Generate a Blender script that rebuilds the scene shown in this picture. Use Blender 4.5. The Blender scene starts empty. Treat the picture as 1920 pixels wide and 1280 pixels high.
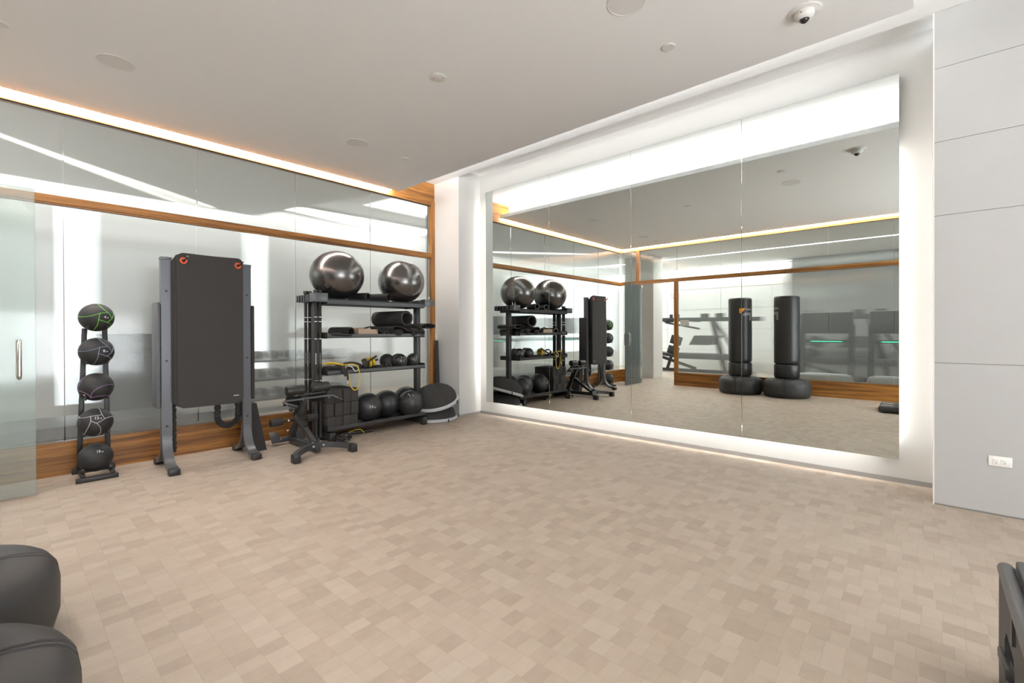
import bpy, bmesh, math, random
from mathutils import Vector, Matrix, Euler
random.seed(7)
SC = bpy.context.scene
COL = SC.collection
# ---------------------------------------------------------------- camera
yaw, pitch, roll = math.radians(41.959), math.radians(-.211), math.radians(-.191)
Fv = Vector((-math.sin(yaw)*math.cos(pitch), math.cos(yaw)*math.cos(pitch), math.sin(pitch)))
Rv = Vector((math.cos(yaw), math.sin(yaw), 0)); Uv = Rv.cross(Fv)
R2 = Rv*math.cos(roll)+Uv*math.sin(roll); U2 = -Rv*math.sin(roll)+Uv*math.cos(roll)
cam = bpy.data.cameras.new('camera'); camo = bpy.data.objects.new('camera', cam); COL.objects.link(camo)
camo.matrix_world = Matrix(((R2.x, U2.x, -Fv.x, 0), (R2.y, U2.y, -Fv.y, 0), (R2.z, U2.z, -Fv.z, 1.2), (0, 0, 0, 1)))
cam.sensor_width = 36; cam.lens = 36*863.31/1920; cam.shift_y = (623.81-640)/1920
cam.clip_start = .02; cam.clip_end = 100
SC.camera = camo
# ---------------------------------------------------------------- world, exposure
w = bpy.data.worlds.new('world'); SC.world = w; w.use_nodes = True
w.node_tree.nodes['Background'].inputs[0].default_value = (.90, .95, 1, 1)
w.node_tree.nodes['Background'].inputs[1].default_value = 2.0
SC.view_settings.view_transform = 'Standard'; SC.view_settings.look = 'None'
SC.view_settings.gamma = 1; SC.view_settings.use_curve_mapping = False
SC.view_settings.exposure = 1.08
SC.cycles.max_bounces = 14; SC.cycles.diffuse_bounces = 5; SC.cycles.glossy_bounces = 5
SC.cycles.transmission_bounces = 10; SC.cycles.sample_clamp_indirect = 5
SC.cycles.caustics_reflective = False; SC.cycles.caustics_refractive = True


def area(name, loc, size, power, rot=(0, 0, 0), color=(1, 1, 1)):
    l = bpy.data.lights.new(name, 'AREA'); l.shape = 'RECTANGLE'; l.size, l.size_y = size
    l.energy = power; l.color = color
    o = bpy.data.objects.new(name, l); o.location = loc; o.rotation_euler = rot; COL.objects.link(o)
    return o


PI = math.pi
WARM = (1, .80, .62); NEUT = (1, 1, 1)
# coves and lamps of this room and the rooms beyond, plus added bay fill
area('gym_line_light', (-1.9, -2.6, 3.085), (11, .10), 150, color=NEUT)
area('gym_wash_light', (-1.9, -4.96, 3.085), (12, .12), 100, color=NEUT)
area('hall_wash_light', (-8.47, 1.0, 3.42), (.40, 11.5), 50, color=NEUT)
area('hall_light', (-6.9, 5.6, 3.57), (1.6, 1.6), 22, color=NEUT)
area('bay_fill_light', (1.6, 1.6, 3.34), (2.2, 2.2), 12, color=NEUT)  # added fill lamp, out of view, no known fitting there
area('bay_fill_uplight', (3.10, .95, .95), (1.5, 3.0), 60, rot=(0, PI/2+.52, 0), color=(.93, .97, 1))  # added lamp in an invented window, tilted up to brighten the ceiling
area('cove_light', (-2.75, 3.56, 3.17), (4.9, .05), 34, rot=(PI, 0, 0), color=NEUT)
area('cove_light_2', (-.14, 1.5, 3.17), (.05, 3.9), 26, rot=(PI, 0, 0), color=NEUT)

# ---------------------------------------------------------------- materials
MATS = {}


def N(nt, typ, **kw):
    n = nt.nodes.new(typ)
    for k, v in kw.items():
        setattr(n, k, v)
    return n


def mat(name, col, rough=.5, metal=0., noise=0., nscale=30., bump=0., bscale=200., spec=.5, emit=None, coat=0):
    if name in MATS:
        return MATS[name]
    m = bpy.data.materials.new(name); m.use_nodes = True; nt = m.node_tree
    b = nt.nodes['Principled BSDF']
    b.inputs['Base Color'].default_value = (*col, 1); b.inputs['Roughness'].default_value = rough
    b.inputs['Metallic'].default_value = metal; b.inputs['Specular IOR Level'].default_value = spec
    b.inputs['Coat Weight'].default_value = coat
    tc = N(nt, 'ShaderNodeTexCoord')
    if noise:
        n = N(nt, 'ShaderNodeTexNoise'); n.inputs['Scale'].default_value = nscale; n.inputs['Detail'].default_value = 4
        nt.links.new(tc.outputs['Object'], n.inputs['Vector'])
        r = N(nt, 'ShaderNodeMapRange'); r.inputs['To Min'].default_value = 1-noise; r.inputs['To Max'].default_value = 1+noise
        nt.links.new(n.outputs['Fac'], r.inputs['Value'])
        v = N(nt, 'ShaderNodeVectorMath', operation='SCALE'); v.inputs[0].default_value = col
        nt.links.new(r.outputs[0], v.inputs['Scale']); nt.links.new(v.outputs[0], b.inputs['Base Color'])
    if bump:
        n = N(nt, 'ShaderNodeTexNoise'); n.inputs['Scale'].default_value = bscale; n.inputs['Detail'].default_value = 3
        nt.links.new(tc.outputs['Object'], n.inputs['Vector'])
        bp = N(nt, 'ShaderNodeBump'); bp.inputs['Strength'].default_value = bump; bp.inputs['Distance'].default_value = .002
        nt.links.new(n.outputs['Fac'], bp.inputs['Height']); nt.links.new(bp.outputs[0], b.inputs['Normal'])
    if emit:
        b.inputs['Emission Color'].default_value = (*emit[:3], 1); b.inputs['Emission Strength'].default_value = emit[3]
    MATS[name] = m
    return m


M_wall = mat('plaster_white', (.67, .665, .645), .7, noise=.015, nscale=3, bump=.05, bscale=90)
M_panel = mat('stone_panel', (.425, .423, .415), .55, noise=.03, nscale=6)
M_ceil = mat('ceiling_paint', (.94, .945, .94), .8, noise=.01, nscale=2)
M_joint = mat('joint_grey', (.25, .24, .22), .8)  # dark grey tone of the panel joints
M_base = mat('metal_base', (.42, .42, .43), .35, metal=.7)
M_black = mat('black_powder_coat', (.022, .021, .021), .42, noise=.1, nscale=20)
M_black2 = mat('dark_grey_steel', (.044, .044, .046), .38, noise=.05)
M_grey = mat('graphite_steel', (.115, .12, .13), .36, metal=.35, noise=.05)
M_vinyl = mat('black_vinyl', (.020, .019, .018), .38, bump=.25, bscale=60, noise=.08)
M_slam = mat('soft_ball_skin', (.027, .027, .029), .42, bump=.15, bscale=140)
M_rubber = mat('black_rubber', (.019, .019, .020), .55, bump=.6, bscale=420, noise=.12)
M_foam = mat('black_foam', (.034, .032, .031), .85, bump=.3, bscale=500, noise=.08)
M_matf = mat('mat_foam', (.038, .036, .035), .8, bump=.3, bscale=700, noise=.04, nscale=4)
M_block = mat('block_foam', (.050, .046, .043), .9, bump=.5, bscale=420, noise=.12, nscale=60)
M_bagbase = mat('bag_base_plastic', (.034, .033, .033), .5, bump=.4, bscale=300, noise=.06)
M_chrome = mat('brushed_nickel', (.62, .58, .53), .25, metal=1.)
M_bolt = mat('zinc_bolt', (.75, .75, .75), .3, metal=1.)
M_ballm = mat('pearl_bronze', (.155, .148, .145), .25, metal=.9, bump=.03, bscale=60)
M_yellow = mat('yellow_rubber', (.72, .50, .03), .45)
M_orange = mat('orange_red_grommet', (.60, .09, .03), .45)
M_greyst = mat('light_grey_plastic', (.55, .56, .57), .45)
M_white = mat('white_plastic', (.80, .79, .76), .4)
M_print = mat('white_print', (.75, .75, .75), .5)
M_printg = mat('grey_print', (.22, .22, .23), .5)
M_porange = mat('orange_print', (.95, .38, .02), .5)
M_box = mat('beige_card', (.50, .38, .28), .7)
M_grille = mat('speaker_grille', (.80, .79, .77), .9, noise=.06, nscale=500)
M_lens = mat('smoked_lens', (.03, .03, .03), .08)
M_holes = mat('dark_slot', (.06, .06, .06), .8)
M_gym = mat('gym_wall_paint', (.82, .82, .80), .7, noise=.01)
M_hall = mat('hall_wall_paint', (.60, .60, .58), .7, noise=.01)
M_exit = mat('exit_sign_face', (.75, .06, .03), .5, emit=(1, .08, .03, 2.0))
M_exitw = mat('exit_sign_body', (.8, .8, .78), .5)
M_led = mat('led_warm', (1, .9, .8), .5, emit=(1, .95, .91, 54))
M_ledw = mat('led_white', (1, 1, 1), .5, emit=(1, .98, .95, 16))
M_ledl = mat('led_line', (1, 1, 1), .5, emit=(1, .97, .92, 1.6))
M_cable = mat('thin_cable', (.10, .10, .10), .5)
M_notice = mat('notice_card', (.72, .70, .66), .6)


def mirror_mat():
    m = bpy.data.materials.new('mirror_silver'); m.use_nodes = True
    b = m.node_tree.nodes['Principled BSDF']
    b.inputs['Base Color'].default_value = (.76, .79, .765, 1); b.inputs['Metallic'].default_value = 1
    b.inputs['Roughness'].default_value = .004
    return m


M_mirror = mirror_mat()


def wood_mat(name, axis, c1=(.14, .050, .009), c2=(.44, .19, .040)):
    m = bpy.data.materials.new(name); m.use_nodes = True; nt = m.node_tree; b = nt.nodes['Principled BSDF']
    tc = N(nt, 'ShaderNodeTexCoord'); mp = N(nt, 'ShaderNodeMapping')
    s = [14, 14, 14]; s[axis] = .5
    mp.inputs['Scale'].default_value = s
    nt.links.new(tc.outputs['Object'], mp.inputs['Vector'])
    n = N(nt, 'ShaderNodeTexNoise'); n.inputs['Scale'].default_value = 1.6; n.inputs['Detail'].default_value = 7
    n.inputs['Distortion'].default_value = .6
    nt.links.new(mp.outputs[0], n.inputs['Vector'])
    n2 = N(nt, 'ShaderNodeTexNoise'); n2.inputs['Scale'].default_value = 9; n2.inputs['Detail'].default_value = 3
    nt.links.new(mp.outputs[0], n2.inputs['Vector'])
    ad = N(nt, 'ShaderNodeMath', operation='MULTIPLY_ADD'); ad.inputs[1].default_value = .35
    nt.links.new(n2.outputs['Fac'], ad.inputs[0]); nt.links.new(n.outputs['Fac'], ad.inputs[2])
    cr = N(nt, 'ShaderNodeValToRGB'); cr.color_ramp.elements[0].position = .50; cr.color_ramp.elements[1].position = .80
    cr.color_ramp.elements[0].color = (*c1, 1); cr.color_ramp.elements[1].color = (*c2, 1)
    nt.links.new(ad.outputs[0], cr.inputs['Fac']); nt.links.new(cr.outputs[0], b.inputs['Base Color'])
    b.inputs['Roughness'].default_value = .42
    return m


M_woodY = wood_mat('walnut_along_y', 1); M_woodX = wood_mat('walnut_along_x', 0); M_woodZ = wood_mat('walnut_along_z', 2)


def floor_mat():
    m = bpy.data.materials.new('end_grain_blocks'); m.use_nodes = True; nt = m.node_tree; b = nt.nodes['Principled BSDF']
    g = N(nt, 'ShaderNodeNewGeometry'); sp = N(nt, 'ShaderNodeSeparateXYZ'); nt.links.new(g.outputs['Position'], sp.inputs[0])

    def mth(op, a, bb=None, c=None):
        n = N(nt, 'ShaderNodeMath', operation=op)
        for i, x in enumerate((a, bb, c)):
            if x is None:
                continue
            if isinstance(x, (int, float)):
                n.inputs[i].default_value = x
            else:
                nt.links.new(x, n.inputs[i])
        return n.outputs[0]
    RH, BW = .0925, .066
    yr = mth('DIVIDE', sp.outputs['Y'], RH); row = mth('FLOOR', yr); fy = mth('FRACT', yr)
    wn = N(nt, 'ShaderNodeTexWhiteNoise', noise_dimensions='1D'); nt.links.new(row, wn.inputs['W'])
    xr = mth('MULTIPLY_ADD', sp.outputs['X'], 1/BW, wn.outputs['Value']); colm = mth('FLOOR', xr); fx = mth('FRACT', xr)
    cx = N(nt, 'ShaderNodeCombineXYZ'); nt.links.new(colm, cx.inputs[0]); nt.links.new(row, cx.inputs[1])
    w2 = N(nt, 'ShaderNodeTexWhiteNoise', noise_dimensions='2D'); nt.links.new(cx.outputs[0], w2.inputs['Vector'])
    # strips of a few blocks share a tone
    st = mth('FLOOR', mth('DIVIDE', colm, 5)); cs = N(nt, 'ShaderNodeCombineXYZ'); nt.links.new(st, cs.inputs[0]); nt.links.new(row, cs.inputs[1]); cs.inputs[2].default_value = 7
    w3 = N(nt, 'ShaderNodeTexWhiteNoise', noise_dimensions='3D'); nt.links.new(cs.outputs[0], w3.inputs['Vector'])
    # end grain arcs: rings about a random centre per block
    sc = N(nt, 'ShaderNodeSeparateColor'); nt.links.new(w2.outputs['Color'], sc.inputs[0])
    dx = mth('SUBTRACT', mth('MULTIPLY', fx, BW), mth('MULTIPLY_ADD', sc.outputs[0], .3, -.12))
    dy = mth('SUBTRACT', mth('MULTIPLY', fy, RH), mth('MULTIPLY_ADD', sc.outputs[1], .3, -.12))
    d = mth('SQRT', mth('ADD', mth('MULTIPLY', dx, dx), mth('MULTIPLY', dy, dy)))
    ns = N(nt, 'ShaderNodeTexNoise'); ns.inputs['Scale'].default_value = 18; ns.inputs['Detail'].default_value = 4
    nt.links.new(g.outputs['Position'], ns.inputs['Vector'])
    rng = mth('SINE', mth('MULTIPLY_ADD', d, 750, mth('MULTIPLY', ns.outputs['Fac'], 9)))
    v = mth('MULTIPLY_ADD', w2.outputs['Value'], .55, mth('MULTIPLY', w3.outputs['Value'], .14))
    v = mth('MULTIPLY_ADD', ns.outputs['Fac'], .45, v)
    v = mth('MULTIPLY_ADD', rng, .035, v)
    cr = N(nt, 'ShaderNodeValToRGB'); e = cr.color_ramp.elements
    e[0].position = .1; e[0].color = (.318, .255, .200, 1); e[1].position = 1.05; e[1].color = (.442, .376, .308, 1)
    x = cr.color_ramp.elements.new(.5); x.color = (.387, .320, .255, 1)
    nt.links.new(v, cr.inputs['Fac'])
    # joints
    ex = mth('MINIMUM', mth('MULTIPLY', fx, BW), mth('MULTIPLY', mth('SUBTRACT', 1, fx), BW))
    ey = mth('MINIMUM', mth('MULTIPLY', fy, RH), mth('MULTIPLY', mth('SUBTRACT', 1, fy), RH))
    ed = mth('MINIMUM', ex, ey); jn = mth('LESS_THAN', ed, .0006)
    mx = N(nt, 'ShaderNodeMix', data_type='RGBA'); nt.links.new(mth('MULTIPLY', jn, .45), mx.inputs['Factor'])
    nt.links.new(cr.outputs[0], mx.inputs['A']); mx.inputs['B'].default_value = (.22, .15, .10, 1)
    nt.links.new(mx.outputs['Result'], b.inputs['Base Color'])
    b.inputs['Roughness'].default_value = .5; b.inputs['Specular IOR Level'].default_value = .4
    return m


M_floor = floor_mat()


def reeded_glass(name, tangent, amp, trans=.25, tint=(.955, .972, .96)):
    """Glass drawn with fine vertical reeds: it spreads what is behind it sideways only."""
    m = bpy.data.materials.new(name); m.use_nodes = True; nt = m.node_tree
    nt.nodes.remove(nt.nodes['Principled BSDF']); out = nt.nodes['Material Output']
    g = N(nt, 'ShaderNodeNewGeometry'); sp = N(nt, 'ShaderNodeSeparateXYZ'); nt.links.new(g.outputs['Position'], sp.inputs[0])
    s = N(nt, 'ShaderNodeMath', operation='MULTIPLY'); s.inputs[1].default_value = 2*PI/.0031
    nt.links.new(sp.outputs['Y' if tangent == 1 else 'X'], s.inputs[0])
    sn = N(nt, 'ShaderNodeMath', operation='SINE'); nt.links.new(s.outputs[0], sn.inputs[0])
    am = N(nt, 'ShaderNodeMath', operation='MULTIPLY'); am.inputs[1].default_value = amp; nt.links.new(sn.outputs[0], am.inputs[0])
    sv = N(nt, 'ShaderNodeVectorMath', operation='SCALE'); t = [0, 0, 0]; t[tangent] = 1; sv.inputs[0].default_value = t
    nt.links.new(am.outputs[0], sv.inputs['Scale'])
    ad = N(nt, 'ShaderNodeVectorMath', operation='ADD'); nt.links.new(g.outputs['Normal'], ad.inputs[0]); nt.links.new(sv.outputs[0], ad.inputs[1])
    nm = N(nt, 'ShaderNodeVectorMath', operation='NORMALIZE'); nt.links.new(ad.outputs[0], nm.inputs[0])
    rf = N(nt, 'ShaderNodeBsdfRefraction'); rf.inputs['IOR'].default_value = 1.45; rf.inputs['Roughness'].default_value = .03
    rf.inputs['Color'].default_value = (*tint, 1)
    gl = N(nt, 'ShaderNodeBsdfGlossy'); gl.inputs['Roughness'].default_value = .07; gl.inputs['Color'].default_value = (1, 1, 1, 1)
    tr = N(nt, 'ShaderNodeBsdfTranslucent'); tr.inputs['Color'].default_value = (.86, .88, .86, 1)
    for n in (rf, gl):
        nt.links.new(nm.outputs[0], n.inputs['Normal'])
    fr = N(nt, 'ShaderNodeFresnel'); fr.inputs['IOR'].default_value = 1.5
    m1 = N(nt, 'ShaderNodeMixShader'); m1.inputs[0].default_value = trans
    nt.links.new(rf.outputs[0], m1.inputs[1]); nt.links.new(tr.outputs[0], m1.inputs[2])
    m2 = N(nt, 'ShaderNodeMixShader'); nt.links.new(fr.outputs[0], m2.inputs[0])
    nt.links.new(m1.outputs[0], m2.inputs[1]); nt.links.new(gl.outputs[0], m2.inputs[2])
    nt.links.new(m2.outputs[0], out.inputs['Surface'])
    return m


M_glassL = reeded_glass('reeded_glass', 1, .09, .16)
M_glassO = reeded_glass('reeded_glass_x', 0, .03, .10)


def door_glass():
    m = bpy.data.materials.new('door_glass'); m.use_nodes = True; nt = m.node_tree
    nt.nodes.remove(nt.nodes['Principled BSDF']); out = nt.nodes['Material Output']
    t = N(nt, 'ShaderNodeBsdfTransparent'); t.inputs['Color'].default_value = (.90, .94, .925, 1)
    tr = N(nt, 'ShaderNodeBsdfTranslucent'); tr.inputs['Color'].default_value = (.86, .89, .87, 1)
    df = N(nt, 'ShaderNodeBsdfDiffuse'); df.inputs['Color'].default_value = (.62, .74, .71, 1)
    gl = N(nt, 'ShaderNodeBsdfGlossy'); gl.inputs['Roughness'].default_value = .06
    a = N(nt, 'ShaderNodeMixShader'); a.inputs[0].default_value = .5; nt.links.new(tr.outputs[0], a.inputs[1]); nt.links.new(df.outputs[0], a.inputs[2])
    b = N(nt, 'ShaderNodeMixShader'); b.inputs[0].default_value = .27; nt.links.new(t.outputs[0], b.inputs[1]); nt.links.new(a.outputs[0], b.inputs[2])
    f = N(nt, 'ShaderNodeFresnel'); f.inputs['IOR'].default_value = 1.4
    c = N(nt, 'ShaderNodeMixShader'); nt.links.new(f.outputs[0], c.inputs[0]); nt.links.new(b.outputs[0], c.inputs[1]); nt.links.new(gl.outputs[0], c.inputs[2])
    nt.links.new(c.outputs[0], out.inputs['Surface'])
    return m


M_door = door_glass()

# ---------------------------------------------------------------- mesh building


def V(*a):
    return Vector(a[0] if len(a) == 1 else a)


def frame(d):
    d = d.normalized(); u = Vector((0, 0, 1)) if abs(d.z) < .9 else Vector((1, 0, 0))
    a = d.cross(u).normalized(); return a, d.cross(a).normalized()


class MB:
    def __init__(s):
        s.v = []; s.f = []

    def add(s, vs, fs):
        k = len(s.v); s.v += [Vector(p) for p in vs]; s.f += [tuple(i+k for i in f) for f in fs]; return s

    def box(s, x0, x1, y0, y1, z0, z1, b=0):
        if b:
            return s.cbox(V((x0+x1)/2, (y0+y1)/2, (z0+z1)/2), (x1-x0, y1-y0, z1-z0), b=b)
        vs = [(x, y, z) for x in (x0, x1) for y in (y0, y1) for z in (z0, z1)]
        return s.add(vs, [(0, 1, 3, 2), (4, 6, 7, 5), (0, 4, 5, 1), (2, 3, 7, 6), (0, 2, 6, 4), (1, 5, 7, 3)])

    def cbox(s, c, size, rot=None, b=0.):
        bm = bmesh.new(); bmesh.ops.create_cube(bm, size=1)
        bmesh.ops.scale(bm, vec=size, verts=bm.verts)
        if b:
            bmesh.ops.bevel(bm, geom=bm.edges[:], offset=b, segments=2, affect='EDGES', profile=.5)
        R = rot if rot else Matrix.Identity(3)
        return s._bm(bm, lambda p: R @ p + Vector(c))

    def _bm(s, bm, fn):
        bm.verts.ensure_lookup_table(); bm.verts.index_update()
        s.add([fn(v.co) for v in bm.verts], [tuple(v.index for v in f.verts) for f in bm.faces]); bm.free(); return s

    def beam(s, p0, p1, wd, ht, up=(0, 0, 1), b=.003):
        p0, p1 = V(p0), V(p1); d = (p1-p0); L = d.length; d.normalize(); up = Vector(up)
        y = up.cross(d).normalized(); z = d.cross(y).normalized()
        R = Matrix((d, y, z)).transposed()
        return s.cbox((p0+p1)/2, (L, wd, ht), R, b)

    def tube(s, pts, r, seg=10, closed=False, caps=True, flat=None, up=None):
        pts = [V(p) for p in pts]; n = len(pts); ks = []
        if isinstance(r, (int, float)):
            r = [r]*n
        a0 = None; vs = []
        for i, p in enumerate(pts):
            if closed:
                d = pts[(i+1) % n]-pts[i-1]
            else:
                d = pts[min(i+1, n-1)]-pts[max(i-1, 0)]
            d.normalize()
            if a0 is None:
                a = frame(d)[0] if up is None else d.cross(Vector(up)).normalized()
            else:
                a = (a0-d*a0.dot(d)); a = a.normalized() if a.length > 1e-6 else frame(d)[0]
                if up is not None:
                    a = d.cross(Vector(up)).normalized()
            a0 = a; bb = d.cross(a)
            fl = flat if flat else 1
            for j in range(seg):
                t = 2*PI*j/seg
                vs.append(p+a*math.cos(t)*r[i]+bb*math.sin(t)*r[i]*fl)
        fs = []
        for i in range(n if closed else n-1):
            for j in range(seg):
                i2 = (i+1) % n
                fs.append((i*seg+j, i*seg+(j+1) % seg, i2*seg+(j+1) % seg, i2*seg+j))
        if caps and not closed:
            fs.append(tuple(range(seg))[::-1]); fs.append(tuple((n-1)*seg+j for j in range(seg)))
        return s.add(vs, fs)

    def cyl(s, p0, p1, r, seg=20, b=0.):
        p0, p1 = V(p0), V(p1)
        if b:
            d = (p1-p0).normalized()
            return s.tube([p0, p0+d*b*.3, p0+d*b, p1-d*b, p1-d*b*.3, p1], [r-b, r-b*.3, r, r, r-b*.3, r-b], seg)
        return s.tube([p0, p1], r, seg)

    def lathe(s, prof, c=(0, 0, 0), axis=(0, 0, 1), seg=32, close=False):
        c = V(c); ax = Vector(axis).normalized(); a, b = frame(ax); vs = []; n = len(prof)
        for (r, h) in prof:
            for j in range(seg):
                t = 2*PI*j/seg; vs.append(c+ax*h+a*math.cos(t)*r+b*math.sin(t)*r)
        fs = []
        for i in range(n if close else n-1):
            for j in range(seg):
                k = (i+1) % n
                fs.append((i*seg+j, k*seg+j, k*seg+(j+1) % seg, i*seg+(j+1) % seg))
        if not close:
            if prof[0][0] > 1e-5:
                fs.append(tuple(range(seg)))
            if prof[-1][0] > 1e-5:
                fs.append(tuple((n-1)*seg+j for j in range(seg))[::-1])
        return s.add(vs, fs)

    def ball(s, c, r, seg=48, rings=28, sc=(1, 1, 1), flatbot=0, rot=None):
        prof = []
        for i in range(rings+1):
            t = PI*i/rings-PI/2
            h = math.sin(t)*r
            if flatbot and h < -r+flatbot:
                h = -r+flatbot
            prof.append((max(math.cos(t)*r, 1e-4), h))
        k = len(s.v); s.lathe(prof, (0, 0, 0), (0, 0, 1), seg)
        for i in range(k, len(s.v)):
            p = s.v[i]; p = Vector((p.x*sc[0], p.y*sc[1], p.z*sc[2]))
            if rot:
                p = rot @ p
            s.v[i] = p+V(c)
        return s

    def prism(s, poly, d0, d1, fn, hole=None):
        """poly of 2-D points extruded between d0 and d1; fn(a,b,d)->xyz"""
        n = len(poly)
        if hole:
            from mathutils.geometry import tessellate_polygon
            P = [Vector((a, b, 0)) for a, b in poly]; H = [Vector((a, b, 0)) for a, b in hole]
            tri = tessellate_polygon([P, H]); allp = poly+hole; m = len(allp)
            vs = [fn(a, b, d) for d in (d0, d1) for a, b in allp]
            fs = [tuple(t) for t in tri]+[tuple(i+m for i in t)[::-1] for t in tri]
            for i in range(n):
                j = (i+1) % n; fs.append((i, j, j+m, i+m))
            h = len(hole)
            for i in range(h):
                j = (i+1) % h; fs.append((n+j, n+i, n+i+m, n+j+m))
            return s.add(vs, fs)
        vs = [fn(a, b, d) for d in (d0, d1) for a, b in poly]
        fs = [tuple(range(n))[::-1], tuple(range(n, 2*n))]+[(i, (i+1) % n, (i+1) % n+n, i+n) for i in range(n)]
        return s.add(vs, fs)

    def build(s, name, m, parent=None, smooth=True, angle=38):
        off = Vector((0, 0, 0)); p = parent
        while p is not None:
            off += p.location; p = p.parent
        me = bpy.data.meshes.new(name); me.from_pydata([tuple(v-off) for v in s.v], [], s.f); me.update()
        bm = bmesh.new(); bm.from_mesh(me); bmesh.ops.recalc_face_normals(bm, faces=bm.faces); bm.to_mesh(me); bm.free()
        if smooth:
            me.shade_smooth(); me.set_sharp_from_angle(angle=math.radians(angle))
        me.materials.append(m)
        o = bpy.data.objects.new(name, me); COL.objects.link(o)
        if parent:
            o.parent = parent
        return o


def thing(name, label, cat, loc=(0, 0, 0), group=None):
    o = bpy.data.objects.new(name, None); COL.objects.link(o); o.location = loc; o.empty_display_size = .1
    o['label'] = label; o['category'] = cat
    if group:
        o['group'] = group
    return o


def tag(o, label, cat, group=None):
    o['label'] = label; o['category'] = cat
    if group:
        o['group'] = group
    return o


def struct(name, mb=None, m=None, parent=None, **kw):
    if mb is None:
        o = bpy.data.objects.new(name, None); COL.objects.link(o)
    else:
        o = mb.build(name, m, parent, **kw)
    if parent is None:
        o['kind'] = 'structure'
    return o


def box(*a, **k):
    return MB().box(*a, **k)


def origin_to(o, loc):
    """put a single-mesh thing's origin at its base"""
    loc = V(loc); o.data.transform(Matrix.Translation(-loc)); o.location = loc; return o


def text_mb(s, size, place, depth=.0006):
    cu = bpy.data.curves.new('t', 'FONT'); cu.body = s; cu.size = size; cu.align_x = 'CENTER'; cu.align_y = 'CENTER'; cu.extrude = depth
    ob = bpy.data.objects.new('t', cu); COL.objects.link(ob)
    dg = bpy.context.evaluated_depsgraph_get(); me = bpy.data.meshes.new_from_object(ob.evaluated_get(dg))
    mb = MB(); mb.add([place(v.co) for v in me.vertices], [tuple(p.vertices) for p in me.polygons])
    bpy.data.objects.remove(ob); bpy.data.curves.remove(cu); bpy.data.meshes.remove(me)
    return mb

# ================================================================ SETTING
XW, YM, YO, ZC, ZU = -5.405, 4.652, -.60, 3.11, 3.37       # glass wall, mirror, opposite wall, ceiling, upper ceiling
struct('floor', box(-8.9, 4.6, -5.2, 7.2, -.12, 0), M_floor)
# dropped ceiling slab with its small upstand lip, ends short of the glass walls
struct('ceiling', box(-5.352, -.052, -.55, 3.645, ZC, ZC+.035).box(-5.352, -.072, 3.625, 3.645, ZC+.035, ZC+.052)
       .box(-.072, -.052, -.55, 3.645, ZC+.035, ZC+.052), M_ceil, smooth=False)
struct('ceiling_upper', box(-5.42, 4.6, -.75, 4.31, ZU, ZU+.05).box(-4.99, .16, 4.31, 4.85, 3.478, 3.56).box(-5.42, 4.6, 4.29, 4.31, 3.42, 3.56), M_ceil, smooth=False)
# closed bulkhead above the slab: rear faces of the light cove
struct('ceiling_bulkhead', box(-5.30, -.236, -.50, 3.481, ZC+.035, ZU), M_wall, smooth=False)
# niche with the mirror, its left return and the right wall of large panels
struct('wall_back', box(-4.875, .043, 4.73, 4.85, .022, 3.478), M_wall, smooth=False)
struct('wall_left_return', box(-5.62, -4.875, 4.31, 4.85, .0, 3.478), M_wall, smooth=False)
struct('wall_far_right', box(3.2, 3.3, -.7, -.55, 0, 3.5).box(3.2, 3.3, 2.5, 4.5, 0, 3.5).box(3.2, 3.3, -.55, 2.5, 0, .04).box(3.2, 3.3, -.55, 2.5, 3.2, 3.5).box(4.5,4.6,-5.2,-.67,0,3.5), M_wall, smooth=False)  # the opening in this unseen wall is invented to let fill light in
wr = MB(); zs = [.012, .975, 1.98, 2.483, 2.985, 3.37]
for a, b in zip(zs, zs[1:]):
    wr.box(.043, 2.4, 4.294, 4.85, a, b-.003); wr.box(2.403, 4.6, 4.294, 4.85, a, b-.003)
wri = struct('wall_right', wr, M_panel, smooth=False)
struct('panel_backing', box(.047, 4.6, 4.30, 4.84, .0, 3.36), M_joint, wri, smooth=False)
struct('corner_bead', box(.036, .0429, 4.2945, 4.73, .0, 3.37), M_white, wri, smooth=False)
struct('baseboard_back', box(-4.875, .036, 4.716, 4.7299, .0, .036), M_base, smooth=False)
struct('baseboard_return', box(-4.8749, -4.869, 4.31, 4.73, .0, .03), M_base, smooth=False)
struct('baseboard_left', box(-5.37, -4.87, 4.304, 4.3099, .0, .03), M_base, smooth=False)

# ---- left glass partition
pl = struct('window_1')
seamsL = [-.59, .365, 1.33, 2.297, 3.267, 4.235]
seamsLo = seamsL
z0, z1, z2, z3, z4 = .277, 2.270, 2.346, 3.048, ZU
struct('kickboard', box(XW-.07, XW, YO-.06, 4.31, 0, z0, b=0), M_woodY, pl, smooth=False)
struct('middle_rail', box(XW-.09, XW, YO-.06, 4.245, z1+.014, z2).box(XW-.06, XW-.012, YO-.06, 4.245, z1, z1+.014), M_woodY, pl, smooth=False)
struct('top_rail', box(XW-.09, XW, YO-.06, 4.245, z3, 3.10), M_woodY, pl, smooth=False)
struct('fascia_board', box(XW-.09, XW-.006, YO-.06, 4.31, 3.10, z4), M_woodY, pl, smooth=False)
struct('post', box(XW-.09, XW+.003, 4.245, 4.3095, 0, 3.1), M_woodZ, pl, smooth=False)
struct('rail_channel', box(XW-.03, XW-.022, YO, 4.245, z3-.006, z3).box(XW-.03, XW-.022, YO, 4.245, z0, z0+.004), M_black2, pl, smooth=False)
for zz0, zz1 in ((z0+.004, z1), (z2, z3)):
    for a, b in zip(seamsL, seamsL[1:]):
        struct('glass_pane', box(XW-.052, XW-.040, a+.0035, b-.0035, zz0, zz1), M_glassL, pl, smooth=False)

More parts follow.
